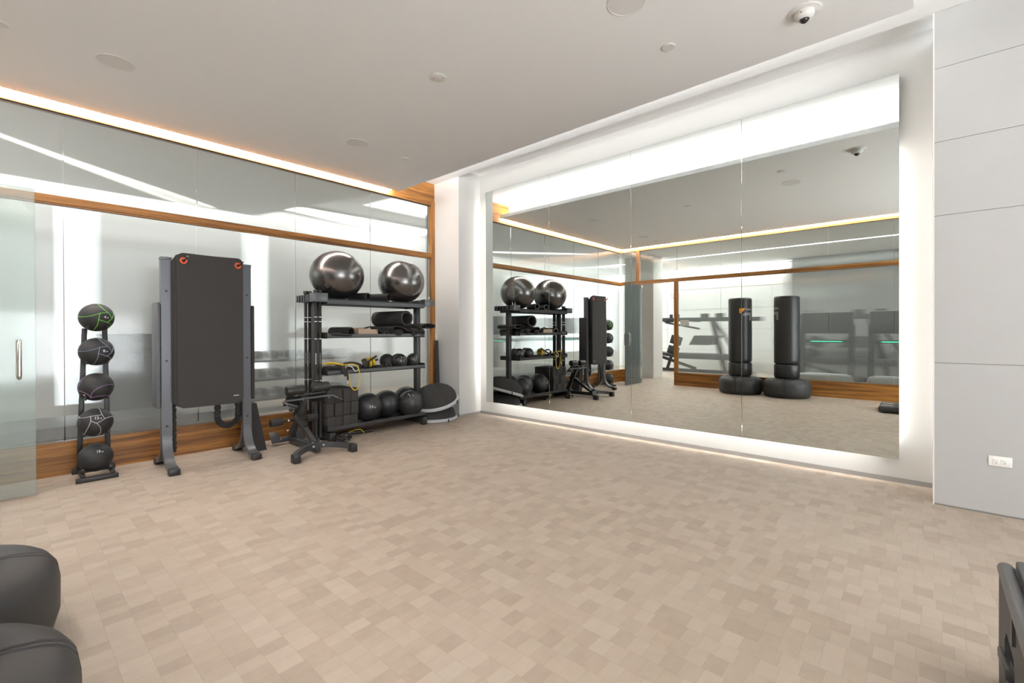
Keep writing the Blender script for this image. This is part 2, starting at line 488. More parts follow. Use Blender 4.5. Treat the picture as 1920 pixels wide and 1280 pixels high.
# ---- opposite glass partition (seen in the mirror) with the doorway
po = struct('window_2')
ko = .285
struct('kickboard', box(-4.12, 4.5, YO-.07, YO, 0, ko), M_woodX, po, smooth=False)
struct('kickboard', box(XW, -5.02, YO-.07, YO, 0, ko), M_woodX, po, smooth=False)
struct('middle_rail', box(XW, 4.5, YO-.07, YO, 2.275, 2.352), M_woodX, po, smooth=False)
struct('top_rail', box(XW, 4.5, YO-.07, YO, 3.10-.052, 3.10), M_woodX, po, smooth=False)
struct('fascia_board', box(XW, 4.5, YO-.07, YO-.005, 3.10, z4), M_woodX, po, smooth=False)
struct('post', box(-4.12, -4.04, YO-.07, YO+.002, ko, 2.275), M_woodZ, po, smooth=False)
struct('post', box(-5.02, -4.935, YO-.07, YO+.002, 2.352, 3.048), M_woodZ, po, smooth=False)
sx = [-4.04, -3.14, -2.2, -1.3, -.395, .55, 1.5, 2.45, 3.4, 4.5]
for a, b in zip(sx, sx[1:]):
    struct('glass_pane', box(a+.003, b-.003, YO-.046, YO-.034, ko, 2.275), M_glassO, po, smooth=False)
for a, b in zip([-4.935, -4.06]+sx[1:], [-4.06]+sx[1:]):
    struct('glass_pane', box(a+.003, b-.003, YO-.046, YO-.034, 2.352, 3.048), M_glassO, po, smooth=False)
struct('glass_pane', box(XW, -5.02, YO-.046, YO-.034, 2.352, 3.048), M_glassO, po, smooth=False)
struct('glass_pane', box(XW, -5.02, YO-.046, YO-.034, ko, 2.275), M_glassO, po, smooth=False)

# ---- adjoining rooms
XF = -8.75
hall_openings = [(-4.6, -1.6), (.66, .80), (2.92, 3.12)]  # first opening is added out of direct view to brighten the hall ceiling
wf = MB(); yy = -5.2
for a, b in hall_openings:
    wf.box(XF-.12, XF, yy, a, 0, 3.6); wf.box(XF-.12, XF, a, b, 0, .55 if a > 2 or a < 0 else .2); wf.box(XF-.12, XF, a, b, 2.95, 3.6); yy = b
wf.box(XF-.12, XF, yy, 7.2, 0, 3.6)
struct('wall_hall', wf, M_hall, smooth=False)
struct('wall_hall_end', box(XF, XW-.09, 7.1, 7.2, 0, 3.6), M_hall, smooth=False)
struct('wall_hall_side', box(-5.62, -5.5, 4.31, 7.1, 0, 3.6), M_gym, smooth=False)
cb = MB().prism([(-8.2, -5.1), (-5.42, -5.1), (-5.42, 3.55), (-7.64, 2.94), (-8.2, 2.79)], 3.10, 3.3, lambda a, b, d: (a, b, d))
struct('ceiling_hall', cb, M_ceil, smooth=False)
struct('ceiling_hall_upper', box(XF-.12, -5.42, -5.2, 7.2, 3.6, 3.65), M_ceil, smooth=False)
struct('ceiling_gym', box(-5.42, 4.6, -5.2, YO-.07, 3.10, 3.2), M_ceil, smooth=False)
struct('wall_gym', box(-8.87, 4.6, -5.2, -5.1, 0, 3.6), M_gym, smooth=False)
wg = MB()
for z in (.62, 1.24, 1.86, 2.48):
    wg.box(-8.3, 4.5, -5.1005, -5.096, z, z+.004)
for x in (-7.4, -6.2, -5.9, -4.7, -3.5, -2.3, -1.1, .1):
    wg.box(x, x+.004, -5.1005, -5.096, 0, 3.1)
struct('trim_1', wg, M_joint, smooth=False)
struct('wall_gym_dark', box(-2.75, 4.5, -5.1, -4.75, 0, 3.1), mat('grey_gym_wall', (.20, .20, .195), .6), smooth=False)
struct('wall_gym_column', box(-5.92, -5.11, -2.25, -1.71, 0, 3.1), M_wall, smooth=False)

# ================================================================ LIGHT FITTINGS
o = box(-5.4045, -5.3535, -.55, 3.54, 3.112, 3.124).build('led_strip', M_led)
tag(o, 'long warm glowing cove light between the ceiling and the left glass wall', 'light strip')
o = box(-5.35, -.052, YO+.0005, YO+.0495, 3.112, 3.124).build('led_strip', M_led)
tag(o, 'long warm glowing cove light above the glass wall seen in the mirror', 'light strip')
mr = thing('wall_mirror', 'huge four panel wall mirror with white glow behind its edges', 'mirror', (-2.42, 4.66, .195))
for a, b in zip((-4.683, -3.547, -2.416, -1.285), (-3.547, -2.416, -1.285, -.153)):
    MB().cbox(((a+b)/2, 4.658, 1.688), (b-a-.0014, .012, 2.984), b=.0015).build('mirror_panel', M_mirror, mr, smooth=False)
box(-4.56, -.27, 4.665, 4.729, .33, 3.05).build('mounting_frame', M_white, mr, smooth=False)
e = MB().box(-4.50, -.32, 4.668, 4.690, .290, .302)
e.build('edge_light', M_ledw, mr, smooth=False)
MB().box(-.242, -.230, 4.668, 4.690, .33, 2.62).build('edge_light', M_ledw, mr, smooth=False)
MB().box(-4.606, -4.594, 4.668, 4.690, .33, 3.06).build('edge_light', M_ledw, mr, smooth=False)
for pts, lab in ((((-6.0, .0), (-8.124, 1.989)), 'thin diagonal ceiling light line beyond the left glass wall'),):
    o = MB().beam((pts[0][0]-.35, pts[0][1]-.32, 3.09), (pts[1][0], pts[1][1], 3.09), .05, .012).build('linear_light', M_ledl)
    tag(o, lab, 'light')

# ceiling fittings
spl = ['round flush ceiling speaker nearest the left glass wall, upper left', 'round flush ceiling speaker above the tall black mat rack',
       'round flush ceiling speaker cut by the top edge of the photo']
for (x, y), l in zip(((-4.263, .558), (-4.283, 2.43), (-1.299, 2.448)), spl):
    t = thing('ceiling_speaker', l, 'speaker', (x, y, ZC), 'flush ceiling speakers')
    MB().lathe([(.104, 0), (.104, -.002), (.001, -.002)], (x, y, ZC), seg=48).build('grille', M_grille, t)
    MB().lathe([(.104, 0), (.108, 0), (.108, -.004), (.104, -.004)], (x, y, ZC), seg=48, close=True).build('rim', M_white, t)
for (x, y), r, l in (((-2.722, 2.21), .060, 'white round ceiling cover plate with two small screws, near the ceiling centre'),
                     ((-1.286, 3.016), .042, 'small round white sprinkler cover nearest the dome camera'),
                     ((-4.275, 3.003), .040, 'small round white sprinkler cover above the storage rack'),
                     ((-4.246, .01), .040, 'small round white sprinkler cover at the left edge of the photo')):
    t = thing('ceiling_cover', l, 'ceiling cover', (x, y, ZC), 'round ceiling covers')
    MB().lathe([(r*.9, 0), (r*.9, -.003), (r, -.003), (r, -.007), (r*.95, -.009), (.001, -.009)], (x, y, ZC), seg=40).build('plate', M_white, t)
    if r > .05:
        for s in (-1, 1):
            MB().cyl((x+s*.034*.77, y+s*.034*.63, ZC-.0085), (x+s*.034*.77, y+s*.034*.63, ZC-.0105), .0035, 10).build('screw', M_holes, t)
t = thing('dome_camera', 'white dome security camera on the ceiling, upper right', 'camera', (-.543, 3.237, ZC))
cx, cy_ = -.543, 3.237
MB().lathe([(.088, 0), (.088, -.004), (.084, -.007), (.001, -.007)], (cx, cy_, ZC), seg=40).build('mounting_plate', M_white, t)
MB().lathe([(.052, -.006), (.054, -.02), (.050, -.034), (.040, -.044), (.028, -.049), (.026, -.046)], (cx, cy_, ZC), seg=40).build('housing', M_white, t)
MB().ball((cx, cy_, ZC-.043), .026, 24, 16).build('dome_lens', M_lens, t)
MB().box(cx-.012, cx-.004, cy_-.0535, cy_-.048, ZC-.026, ZC-.022).build('slot', M_holes, t)


def outlet(t, x0, x1, yf, z0_, z1_, hor):
    MB().cbox(((x0+x1)/2, yf-.003, (z0_+z1_)/2), (x1-x0, .006, z1_-z0_), b=.0015).build('cover_plate', M_white, t)
    w_, h_ = x1-x0, z1_-z0_; cx_, cz_ = (x0+x1)/2, (z0_+z1_)/2
    for s in (-1, 1):
        oc = (cx_+s*.0185, cz_) if hor else (cx_, cz_+s*.019)
        sk = MB().cbox((oc[0], yf-.007, oc[1]), (.034, .003, .034), b=.001).build('socket', M_white, t)
        hs = MB()
        hs.cbox((oc[0]-.006, yf-.0088, oc[1]+.006), (.002, .0006, .009) if not hor else (.009, .0006, .002))
        hs.cbox((oc[0]+.006, yf-.0088, oc[1]+.006), (.002, .0006, .009) if not hor else (.005, .0006, .002))
        hs.cyl((oc[0], yf-.0085, oc[1]-.009), (oc[0], yf-.0091, oc[1]-.009), .003, 10)
        hs.build('slot', M_holes, sk)


t = thing('power_outlet', 'white horizontal power outlet low on the right panelled wall', 'outlet', (.355, 4.294, .352))
outlet(t, .302, .408, 4.294, .320, .384, True)
t = thing('power_outlet', 'white power outlet low on the wall behind the half-ball trainers', 'outlet', (-5.10, 4.31, .35))
outlet(t, -5.165, -5.09, 4.31, .305, .39, False)
# doorway glass door, open into the room
dr = thing('glass_door', 'open frosted glass door at the left edge with steel pull handle', 'door', (-4.93, YO+.03, 0))
hx, hy, ex, ey = -4.862, YO+.03, -4.885, .175
dv = V(ex-hx, ey-hy, 0); dn = dv.normalized(); nn = V(-dn.y, dn.x, 0)
MB().beam((hx, hy, 1.133), (ex, ey, 1.133), .012, 2.246, b=.001).build('glass_leaf', M_door, dr, smooth=False)
for z in (.07, 2.20):
    MB().beam(V(hx, hy, z)-dn*.02, V(hx, hy, z)+dn*.07, .034, .07).build('hinge_clamp', M_chrome, dr)
hp = V(ex, ey, 0)-dn*.085
h = MB()
for s in (-1, 1):
    pts = [hp+V(0, 0, .875), hp+nn*s*.045+V(0, 0, .875), hp+nn*s*.06+V(0, 0, .89), hp+nn*s*.06+V(0, 0, 1.125), hp+nn*s*.045+V(0, 0, 1.14), hp+V(0, 0, 1.14)]
    h.tube(pts, .0125, 14)
h.build('pull_handle', M_chrome, dr)
tag(box(-3.99, -3.80, YO-.003, YO-.0005, 1.30, 1.43).build('notice_plate', M_notice), 'small pale notice on the glass wall in the mirror, beside the doorway', 'sign')
bpy.data.objects['notice_plate'].location = (0, -.030, 0)
# ================================================================ PUNCHING BAGS (bottom left, and in the mirror)
def bag(cx, cy, label, logo):
    t = thing('punching_bag', label, 'punching bag', (cx, cy, 0), 'free-standing punching bags')
    c = (cx, cy, 0)
    b = MB().lathe([(.001, 0), (.33, 0), (.36, .02), (.379, .09), (.380, .20), (.372, .255), (.352, .287), (.33, .304), (.30, .317), (.24, .329), (.16, .331), (.001, .332)], c, seg=300)
    # moulded grooves across the shoulder: paired shallow channels at four places
    for i, p in enumerate(b.v):
        d = p-V(cx, cy, 0); a = math.atan2(d.y, d.x); r = math.hypot(d.x, d.y)
        if p.z > .05 and r > .1:
            k = 0
            for a0 in [math.radians(24+q_*65) for q_ in range(5)]:
                for o_ in (-.045, .045):
                    da = (a-a0-o_+PI) % (2*PI)-PI
                    k = max(k, 1-(abs(da)/.022)**2)
            if k > 0:
                p.x -= d.x/r*.008*k; p.y -= d.y/r*.008*k; p.z -= .009*k*(p.z > .25)
    b.build('base', M_bagbase, t, angle=60)
    MB().lathe([(.16, .33), (.19, .345), (.204, .37), (.2045, .56), (.196, .582), (.16, .592)], c, seg=56).build('foam_collar', M_vinyl, t)
    m = MB(); rn = random.Random(int(cx*100))
    prof = [(.15, .590), (.19, .598), (.2035, .615)]+[(.204+.0008*rn.uniform(-1, 1), .615+i*.047) for i in range(1, 25)]+[(.203, 1.79), (.195, 1.808), (.18, 1.815), (.001, 1.812)]
    m.lathe(prof, c, seg=56)
    m.build('striking_pad', M_vinyl, t, angle=60)
    MB().lathe([(.2035, 1.772), (.2055, 1.776), (.2055, 1.784), (.2035, 1.788)], c, seg=56).build('top_seam', M_black, t)

    def pt(a, z, d):
        r = .2056+d; return (cx+math.sin(a)*r, cy+math.cos(a)*r, z)

    def patch(polys, mt, nm):
        q = MB()
        for P in polys:
            # strips in angle for curvature: poly given as (angle_left, angle_right, ztopL, ztopR, zbotL, zbotR)
            a0, a1, tl, tr_, bl, br = P; n = 8
            vs = []; fs = []
            for i in range(n+1):
                f = i/n; a = a0+(a1-a0)*f; zt = tl+(tr_-tl)*f; zb = bl+(br-bl)*f
                vs += [pt(a, zt, 0), pt(a, zb, 0), pt(a, zt, .001), pt(a, zb, .001)]
            for i in range(n):
                k = i*4
                fs += [(k+2, k+3, k+7, k+6), (k, k+4, k+5, k+1), (k, k+2, k+6, k+4), (k+1, k+5, k+7, k+3)]
            q.add(vs, fs)
        q.build(nm, mt, t)
    R = math.radians
    s = logo
    patch([(s, s+R(4), 1.615, 1.615, 1.525, 1.525), (s+R(6), s+R(30), 1.615, 1.615, 1.515, 1.612)], M_porange, 'orange_emblem')
    patch([(s+R(33), s+R(66), 1.612, 1.612, 1.575, 1.575), (s+R(16), s+R(30), 1.50, 1.54, 1.49, 1.46), (s+R(30), s+R(66), 1.54, 1.54, 1.46, 1.46) if 0 else (s+R(30), s+R(54), 1.535, 1.535, 1.485, 1.485),
           (s+R(54), s+R(66), 1.535, 1.535, 1.385, 1.385)], M_printg, 'grey_emblem')
    q = text_mb('MAXXMUS', .028, lambda p: pt(s+R(55)-p.x/.21, .735+p.y, .001)) if 0 else None
    return t


bag(-2.66, -.217, 'black free-standing punching bag with orange mark, farther from the mirror door side', math.radians(12))
bag(-1.876, -.222, 'black free-standing punching bag nearest the bottom left corner', math.radians(-94))
bpy.data.objects['punching_bag']['label'] = 'free-standing punching bag, the higher of the two black bases at lower left'
bpy.data.objects['punching_bag.001']['label'] = 'free-standing punching bag, the lower black base in the bottom left corner'

# ================================================================ MEDICINE BALL RACK AND BALLS
t = thing('ball_rack', 'slim black upright rack holding five rubber medicine balls', 'rack', (-5.19, .53, 0))
MB().beam((-5.01, .395, .018), (-5.01, .655, .018), .04, .036).build('front_foot', M_black, t)
MB().beam((-5.365, .400, .022), (-5.365, .68, .022), .035, .044).build('rear_foot', M_black, t)
m = MB()
for y in (.44, .625):
    m.beam((-5.03, y+.0, .045), (-5.365, y, .05), .03, .02)
m.beam((-5.10, .43, .075), (-5.10, .63, .075), .03, .03)
m.build('base_frame', M_black, t)
for yb, yt in ((.433, .478), (.620, .606)):
    MB().beam((-5.235, yb, .03), (-5.285, yt, 1.235), .035, .022, up=(1, 0, 0)).build('upright', M_black, t)
bz = [.170, .461, .752, 1.042, 1.324]; by = [.523, .524, .529, .533, .535]
for i, (y, z) in enumerate(zip(by, bz)):
    for s in (-1, 1):
        f = MB()
        wdt = .088-.006*i
        f.tube([(-5.25, y+s*wdt, z-.06), (-5.10, y+s*(wdt-.012), z-.098), (-5.035, y+s*(wdt-.008), z-.094), (-5.022, y+s*(wdt-.004), z-.072)], .007, 8)
        f.build('cradle_fork', M_black2, t)
cols = [(.30, .32, .34), (.55, .55, .56), (.30, .18, .36), (.24, .30, .42), (.18, .62, .06)]
names = ['15', '12', '10', '8', '4']
labs = ['plain black 15 lb medicine ball, lowest on the slim rack', 'black 12 lb medicine ball with pale grey lines',
        'black medicine ball with purple lines, middle of the slim rack', 'black 8 lb medicine ball with blue grey lines',
        'black 4 lb medicine ball with bright green lines, topmost on the slim rack']


def sph_frame(c):
    n = (V(0, 0, 1.2)-V(c)).normalized(); r = V(0, 0, 1).cross(n).normalized(); u = n.cross(r)
    return n, r, u


def on_sphere(c, r, a, b, d=0, basis=None):
    n, rt, u = basis or sph_frame(c)
    v = n*math.cos(b)*math.cos(a)+rt*math.cos(b)*math.sin(a)+u*math.sin(b)
    return V(c)+v*(r+d)


RB = .114
for i, (y, z) in enumerate(zip(by, bz)):
    c = (-5.10, y, z); t = thing('medicine_ball', labs[i], 'medicine ball', (c[0], c[1], z-RB), 'medicine balls on the slim rack')
    MB().ball(c, RB).build('shell', M_rubber, t)
    R = math.radians
    if i > 0:
        ml = mat('ball_line_%s' % ['a', 'grey', 'purple', 'blue', 'green'][i], cols[i], .5)
        ox, oy = (R(22), R(2)) if i in (3, 4) else ((R(4), R(14)) if i == 1 else (R(-40), R(-22)))
        if i == 2:
            arcs = [[(-25, -50), (-14, -10), (20, 12), (70, 5)], [(-80, -10), (-45, -12), (-22, -30), (-25, -50)], [(-25, -50), (5, -42), (40, -38), (85, -45)], [(-80, -10), (-50, 15), (-75, 50)]]
            arcs = [[(R(a), R(b)) for a, b in A] for A in arcs]
        else:
            pent = [(-16, -10), (-11, 16), (20, 20), (34, -6), (14, -22)] if i != 1 else [(-20, 12), (20, 14), (26, -4), (0, -20), (-18, -8)]
            P = [(R(a)*1.0+ox, R(b)+oy) for a, b in pent]
            arcs = [[P[k], P[(k+1) % 5]] for k in range(5)]
            ext = [(-30, -62), (-95, 5), (5, 75), (100, 35), (70, -50)] if i != 1 else [(-85, 30), (40, 80), (100, 10), (20, -75), (-60, -50)]
            for k in range(5):
                e_ = (R(ext[k][0])+ox*.5, R(ext[k][1])); p_ = P[k]
                mid = ((p_[0]+e_[0])/2+(p_[1]-e_[1])*.25, (p_[1]+e_[1])/2+(e_[0]-p_[0])*.18)
                arcs.append([p_, mid, e_])
        q = MB()
        for A in arcs:
            pts = []
            n_ = 14
            for k in range(n_+1):
                f = k/n_
                if len(A) == 2:
                    a, b = [A[0][j]*(1-f)+A[1][j]*f for j in (0, 1)]
                elif len(A) == 3:
                    a, b = [A[0][j]*(1-f)**2+2*A[1][j]*f*(1-f)+A[2][j]*f*f for j in (0, 1)]
                else:
                    a, b = [A[0][j]*(1-f)**3+3*A[1][j]*f*(1-f)**2+3*A[2][j]*f*f*(1-f)+A[3][j]*f**3 for j in (0, 1)]
                pts.append(on_sphere(c, RB, a, b, .0003))
            q.tube(pts, .0019, 6)
        q.build('seam_lines', ml, t)
    px_, py_ = {4: (R(27), R(2)), 3: (R(24), R(2)), 1: (R(4), R(16)), 0: (R(10), R(22)), 2: (R(-48), R(-33))}[i]
    sz = .030

    def place(p, s=1., ox=0., oy=0.):
        return on_sphere(c, RB, px_+(p.x+ox)/RB, py_+(p.y+oy)/RB, .0008+p.z)
    if i != 2:
        text_mb(names[i], sz, place).build('weight_number', M_print, t)
        text_mb('LB', .013, lambda p: place(p, ox=.0125+.007*len(names[i]), oy=-.005)).build('unit_mark', M_print, t)
    else:
        text_mb('10', .02, place).build('weight_number', M_print, t)

# ================================================================ MAT RACK WITH HANGING MATS
t = thing('mat_rack', 'tall graphite steel mat rack with curved feet', 'rack', (-4.98, 1.29, 0))
UY = (.972, 1.612)
for y in UY:
    m = MB()
    m.box(-4.99, -4.93, y-.038, y+.038, .30, 1.84)
    m.build('upright', M_grey, t)
    for s in (1, -1):
        # curved foot: from the upright down and out
        q = MB(); path = []
        for k in range(13):
            a = k/12*PI/2
            path.append((-4.96+s*(.015+.20*(1-math.cos(a))), y, .045+.25*(1-math.sin(a)) if 0 else .30-.255*math.sin(a)))
        x_end = -4.96+s*.215
        path.append((x_end+s*.03, y, .043))
        vs = []; n = len(path)
        for k, p in enumerate(path):
            p = V(p); a = V(path[max(k-1, 0)]); b = V(path[min(k+1, n-1)]); d = (b-a).normalized(); nrm = V(d.z, 0, -d.x)
            for (oy, on) in ((-.036, -.018), (.036, -.018), (.036, .018), (-.036, .018)):
                vs.append(p+V(0, oy, 0)+nrm*on)
        fs = [(k*4+j, k*4+(j+1) % 4, (k+1)*4+(j+1) % 4, (k+1)*4+j) for k in range(n-1) for j in range(4)]+[(0, 1, 2, 3), tuple((n-1)*4+j for j in (3, 2, 1, 0))]
        q.add(vs, fs).build('foot', M_grey, t, angle=50)
        MB().cbox((x_end+s*.045, y, .027), (.07, .08, .052), b=.006).build('foot_cap', M_black, t)
    MB().cbox((-4.96, y, 1.847), (.075, .082, .022), b=.003).build('top_cap', M_grey, t)
    for z in (.38, .95, 1.56):
        MB().cyl((-4.9302, y, z), (-4.925, y, z), .010, 12).build('bolt', M_black, t)
MB().box(-4.985, -4.945, UY[0], UY[1], 1.79, 1.835).build('crossbar', M_grey, t)
MB().box(-4.985, -4.945, UY[0], UY[1], .95, .99).build('crossbar', M_black, t)
for y in (1.075, 1.512):
    MB().tube([(-4.95, y, 1.815), (-4.83, y, 1.83), (-4.795, y+.012, 1.835), (-4.775, y+.02, 1.86)], .0065, 10).build('hanger_hook', M_black, t)
for y, s in ((.912, -1), (1.662, 1)):
    pb = MB().cbox((-5.00, y, 1.0), (.17, .035, .92), b=.014).build('side_pad', mat('slate_pad', (.10, .105, .115), .5) if s < 0 else M_foam, t)


def hung_mat(x0, x1, y0, y1, z0, z1, name, label, rings, bow=0.):
    t = thing(name, label, 'exercise mat', ((x0+x1)/2, (y0+y1)/2, z0), 'mats hanging from the mat rack')
    r = .05; poly = []
    for cx_, cz_, a0 in ((y1-r, z1-r, 0), (y0+r, z1-r, 90), (y0+r, z0+r, 180), (y1-r, z0+r, 270)):
        for k in range(7):
            a = math.radians(a0+k*15); poly.append((cx_+r*math.cos(a), cz_+r*math.sin(a)))
    # sampled as a grid so it can bow
    ny, nz = 14, 30; q = MB(); idx = {}

    def inside(a, b):
        ca = min(max(a, y0+r), y1-r); cb_ = min(max(b, z0+r), z1-r); d = math.hypot(a-ca, b-cb_)
        if d > r:
            f = r/d; a = ca+(a-ca)*f; b = cb_+(b-cb_)*f
        return a, b
    for side, x in ((0, x0), (1, x1)):
        for i in range(ny+1):
            for j in range(nz+1):
                a = y0+(y1-y0)*i/ny; b = z0+(z1-z0)*j/nz; a, b = inside(a, b)
                f = (b-z0)/(z1-z0); off = bow*math.sin(f*PI)-.02*bow
                zz = b-.006*math.sin((a-y0)/(y1-y0)*PI)*f**6
                idx[side, i, j] = len(q.v); q.v.append(V(x+off, a, zz))
    for i in range(ny):
        for j in range(nz):
            q.f.append((idx[0, i, j], idx[0, i, j+1], idx[0, i+1, j+1], idx[0, i+1, j])); q.f.append((idx[1, i, j], idx[1, i+1, j], idx[1, i+1, j+1], idx[1, i, j+1]))
    for i in range(ny):
        for j in (0, nz):
            q.f.append((idx[0, i, j], idx[0, i+1, j], idx[1, i+1, j], idx[1, i, j]))
    for j in range(nz):
        for i in (0, ny):
            q.f.append((idx[0, i, j], idx[0, i, j+1], idx[1, i, j+1], idx[1, i, j]))
    q.build('pad', M_matf, t, angle=50)
    if rings:
        for y in (1.082, 1.512):
            MB().lathe([(.012, 0), (.012, .004), (.026, .005), (.030, .002), (.030, 0)], (x1, y, 1.833-.004), (1, 0, 0), 28, close=True).build('eyelet', M_orange, t)
            MB().lathe([(.001, .0006), (.0125, .0006)], (x1, y, 1.829), (1, 0, 0), 20).build('eyelet_hole', M_holes, t)
        MB().box(x1+.001, x1+.002, 1.47, 1.515, .60, .606).build('brand_strip', M_print, t)
    return t


hung_mat(-4.868, -4.85, 1.035, 1.555, .53, 1.90, 'exercise_mat', 'long charcoal exercise mat with orange eyelets hanging in front', True)
hung_mat(-4.892, -4.871, 1.015, 1.56, .54, 1.89, 'exercise_mat', 'charcoal exercise mat hanging just behind the eyelet mat', False)
hung_mat(-4.916, -4.895, 1.005, 1.56, .55, 1.87, 'exercise_mat', 'charcoal exercise mat, rearmost of those on the tall rack', False)
# braided rope loop and hanging cord behind
pts = []
for k in range(60):
    f = k/59
    if f < .35:
        p = V(-5.02, 1.44-.06*f/.35, 1.80-f/.35*1.40)
    elif f < .65:
        a = (f-.35)/.3*PI; p = V(-5.02, 1.47-.09*math.cos(a), .40-.10*math.sin(a))
    else:
        p = V(-5.02, 1.56-.02*(f-.65)/.35, .40+(f-.65)/.35*1.40)
    pts.append(p)
pp = []
for i in range(len(pts)-1):
    for k in range(4):
        pp.append(pts[i].lerp(pts[i+1], k/4))
o = MB().tube(pp, [.026+.005*(i % 3 == 0)-.003*(i % 3 == 1) for i in range(len(pp))], 12).build('braided_rope', M_foam, angle=80)
tag(o, 'thick ruffled black rope loop hanging below the mats', 'rope'); origin_to(o, (-5.02, 1.47, .28))
o = MB().tube([V(-5.03, 1.045+.004*math.sin(i*2.1), 1.7-i*.019) for i in range(84)], [.013+.005*(i % 2) for i in range(84)], 8).build('braided_rope', M_foam, angle=80)
tag(o, 'thin ruffled black cord hanging behind the left upright of the mat rack', 'rope'); origin_to(o, (-5.03, 1.045, .1))
# foam wedge leaning beside the rack
P = [(0, 0), (.30, 0), (.30, .04), (.13, .50), (.02, .50)]
o = MB().prism([(-5.34, 0), (-5.00, .0), (-5.03, .48), (-5.15, .49)], 1.705, 1.815, lambda a, b, d: (a, d-.085*(b/.49), b)).build('foam_wedge', M_foam, smooth=False)
tag(o, 'black foam wedge standing on the floor between mat rack and back extension bench', 'wedge'); origin_to(o, (-5.17, 1.74, 0))
# ================================================================ BACK EXTENSION BENCH
t = thing('back_extension_bench', 'black steel back extension bench with two round thigh pads', 'exercise bench', (-4.75, 2.1, 0))
# bowed front foot bar
pts = []
for k in range(17):
    f = k/16; y = 1.80+f*.555; x = -4.30-.155*math.sin(f*PI)**.8; z = .055+.03*math.sin(f*PI)
    pts.append((x, y, z))
m = MB(); vs = []; n = len(pts)
for k, p in enumerate(pts):
    d = (V(pts[min(k+1, n-1)])-V(pts[max(k-1, 0)])).normalized(); nrm = V(d.y, -d.x, 0).normalized()
    for (a, b) in ((-.022, -.026), (.022, -.026), (.022, .026), (-.022, .026)):
        vs.append(V(p)+nrm*a+V(0, 0, b))
m.add(vs, [(k*4+j, k*4+(j+1) % 4, (k+1)*4+(j+1) % 4, (k+1)*4+j) for k in range(n-1) for j in range(4)]+[(0, 1, 2, 3), tuple((n-1)*4+j for j in (3, 2, 1, 0))])
m.build('front_foot_bar', M_black2, t, angle=50)
for y, x in ((1.805, -4.30), (2.36, -4.29)):
    MB().cbox((x+.012, y, .04), (.085, .062, .08), b=.006).build('foot_cap', M_black, t)
for y in (2.03, 2.13):
    MB().cyl((-4.425, y, .085), (-4.417, y, .085), .010, 12).build('bolt', M_bolt, t)
MB().beam((-5.10, 2.09, .05), (-4.45, 2.09, .05), .05, .06).build('base_rail', M_black2, t)
MB().beam((-5.12, 1.93, .05), (-5.12, 2.24, .05), .045, .05).build('rear_foot_bar', M_black2, t)
for y in (1.935, 2.195):
    MB().beam((-5.155, y, .13), (-5.065, y, .035), .09, .014, up=(0, 0, 1)).build('foot_plate', M_black2, t)
MB().beam((-5.06, 2.09, .09), (-4.81, 2.13, .545), .055, .05, up=(0, 1, 0)).build('main_post', M_black2, t)
MB().beam((-4.97, 2.10, .30), (-4.87, 2.115, .475), .068, .062, up=(0, 1, 0)).build('post_sleeve', M_black, t)
MB().beam((-4.93, 2.085, .315), (-4.53, 2.095, .085), .048, .045).build('brace', M_black2, t)
m = MB()
for s in (-1, 1):
    m.cbox((-4.50, 2.09+s*.027, .085), (.05, .008, .10), b=.002)
m.build('brace_bracket', M_black2, t)
for y in (2.05, 2.13):
    MB().cyl((-4.49, y, .11), (-4.48, y, .11), .008, 10).build('bolt', M_bolt, t)
for c, d in (((-4.95, 2.055, .385), (-.2, -1, .1)), ((-4.74, 2.088, .235), (.2, 0, 1))):
    d = Vector(d).normalized(); c = V(c)
    MB().cyl(c-d*.05, c, .007, 10).cyl(c, c+d*.035, .021, 18, b=.006).build('adjust_knob', M_black, t)
# pads on tilted plates
for y0, y1 in ((1.925, 2.10), (2.195, 2.37)):
    z = .60 if y0 < 2 else .612
    MB().beam((-4.90, (y0+y1)/2, z-.16), (-4.77, (y0+y1)/2, z-.015), y1-y0-.02, .012, up=(0, 0, 1)).build('pad_plate', M_black, t)
    MB().cyl((-4.80, y0, z), (-4.80, y1, z), .053, 28, b=.012).build('thigh_pad', M_vinyl, t)
    MB().cyl((-4.765, y0+.09, z-.045), (-4.760, y0+.09, z-.050), .007, 10).build('bolt', M_bolt, t)
MB().beam((-4.80, 1.99, .548), (-4.80, 2.33, .558), .05, .014).build('pad_bracket', M_black2, t)
MB().tube([(-4.66, 1.975, .452), (-4.72, 1.905, .478), (-4.78, 1.895, .495), (-4.80, 1.92, .503), (-4.80, 2.20, .508), (-4.80, 2.38, .512), (-4.78, 2.42, .508), (-4.70, 2.47, .465)], .0125, 12).build('handle_bar', M_grey, t)
for p, q in (((-4.715, 1.912, .475), (-4.655, 1.982, .45)), ((-4.735, 2.448, .484), (-4.685, 2.478, .458))):
    MB().cyl(p, q, .0165, 14, b=.004).build('hand_grip', M_black, t)
for y in (2.09, 2.37):
    MB().cyl((-4.79, y, .498), (-4.783, y, .495), .008, 10).build('bolt', M_bolt, t)
MB().cyl((-4.99, 1.95, .268), (-4.99, 2.24, .268), .011, 12).build('ankle_axle', M_black, t)
for y0, y1 in ((1.845, 1.965), (2.215, 2.335)):
    MB().cyl((-4.99, y0, .262), (-4.99, y1, .268), .040, 24, b=.008).build('ankle_roller', M_foam, t)
for c in ((-4.955, 2.015, .275), (-5.04, 2.04, .155), (-5.10, 1.985, .06)):
    MB().cyl(c, V(c)+V(.008, -.004, 0), .009, 10).build('bolt', M_bolt, t)

# ================================================================ STORAGE RACK
YL, YR, XFr, XB = 2.39, 3.705, -4.86, -5.30
t = thing('storage_rack', 'four tier black steel storage rack against the left glass wall', 'rack', (-5.08, 3.05, 0))


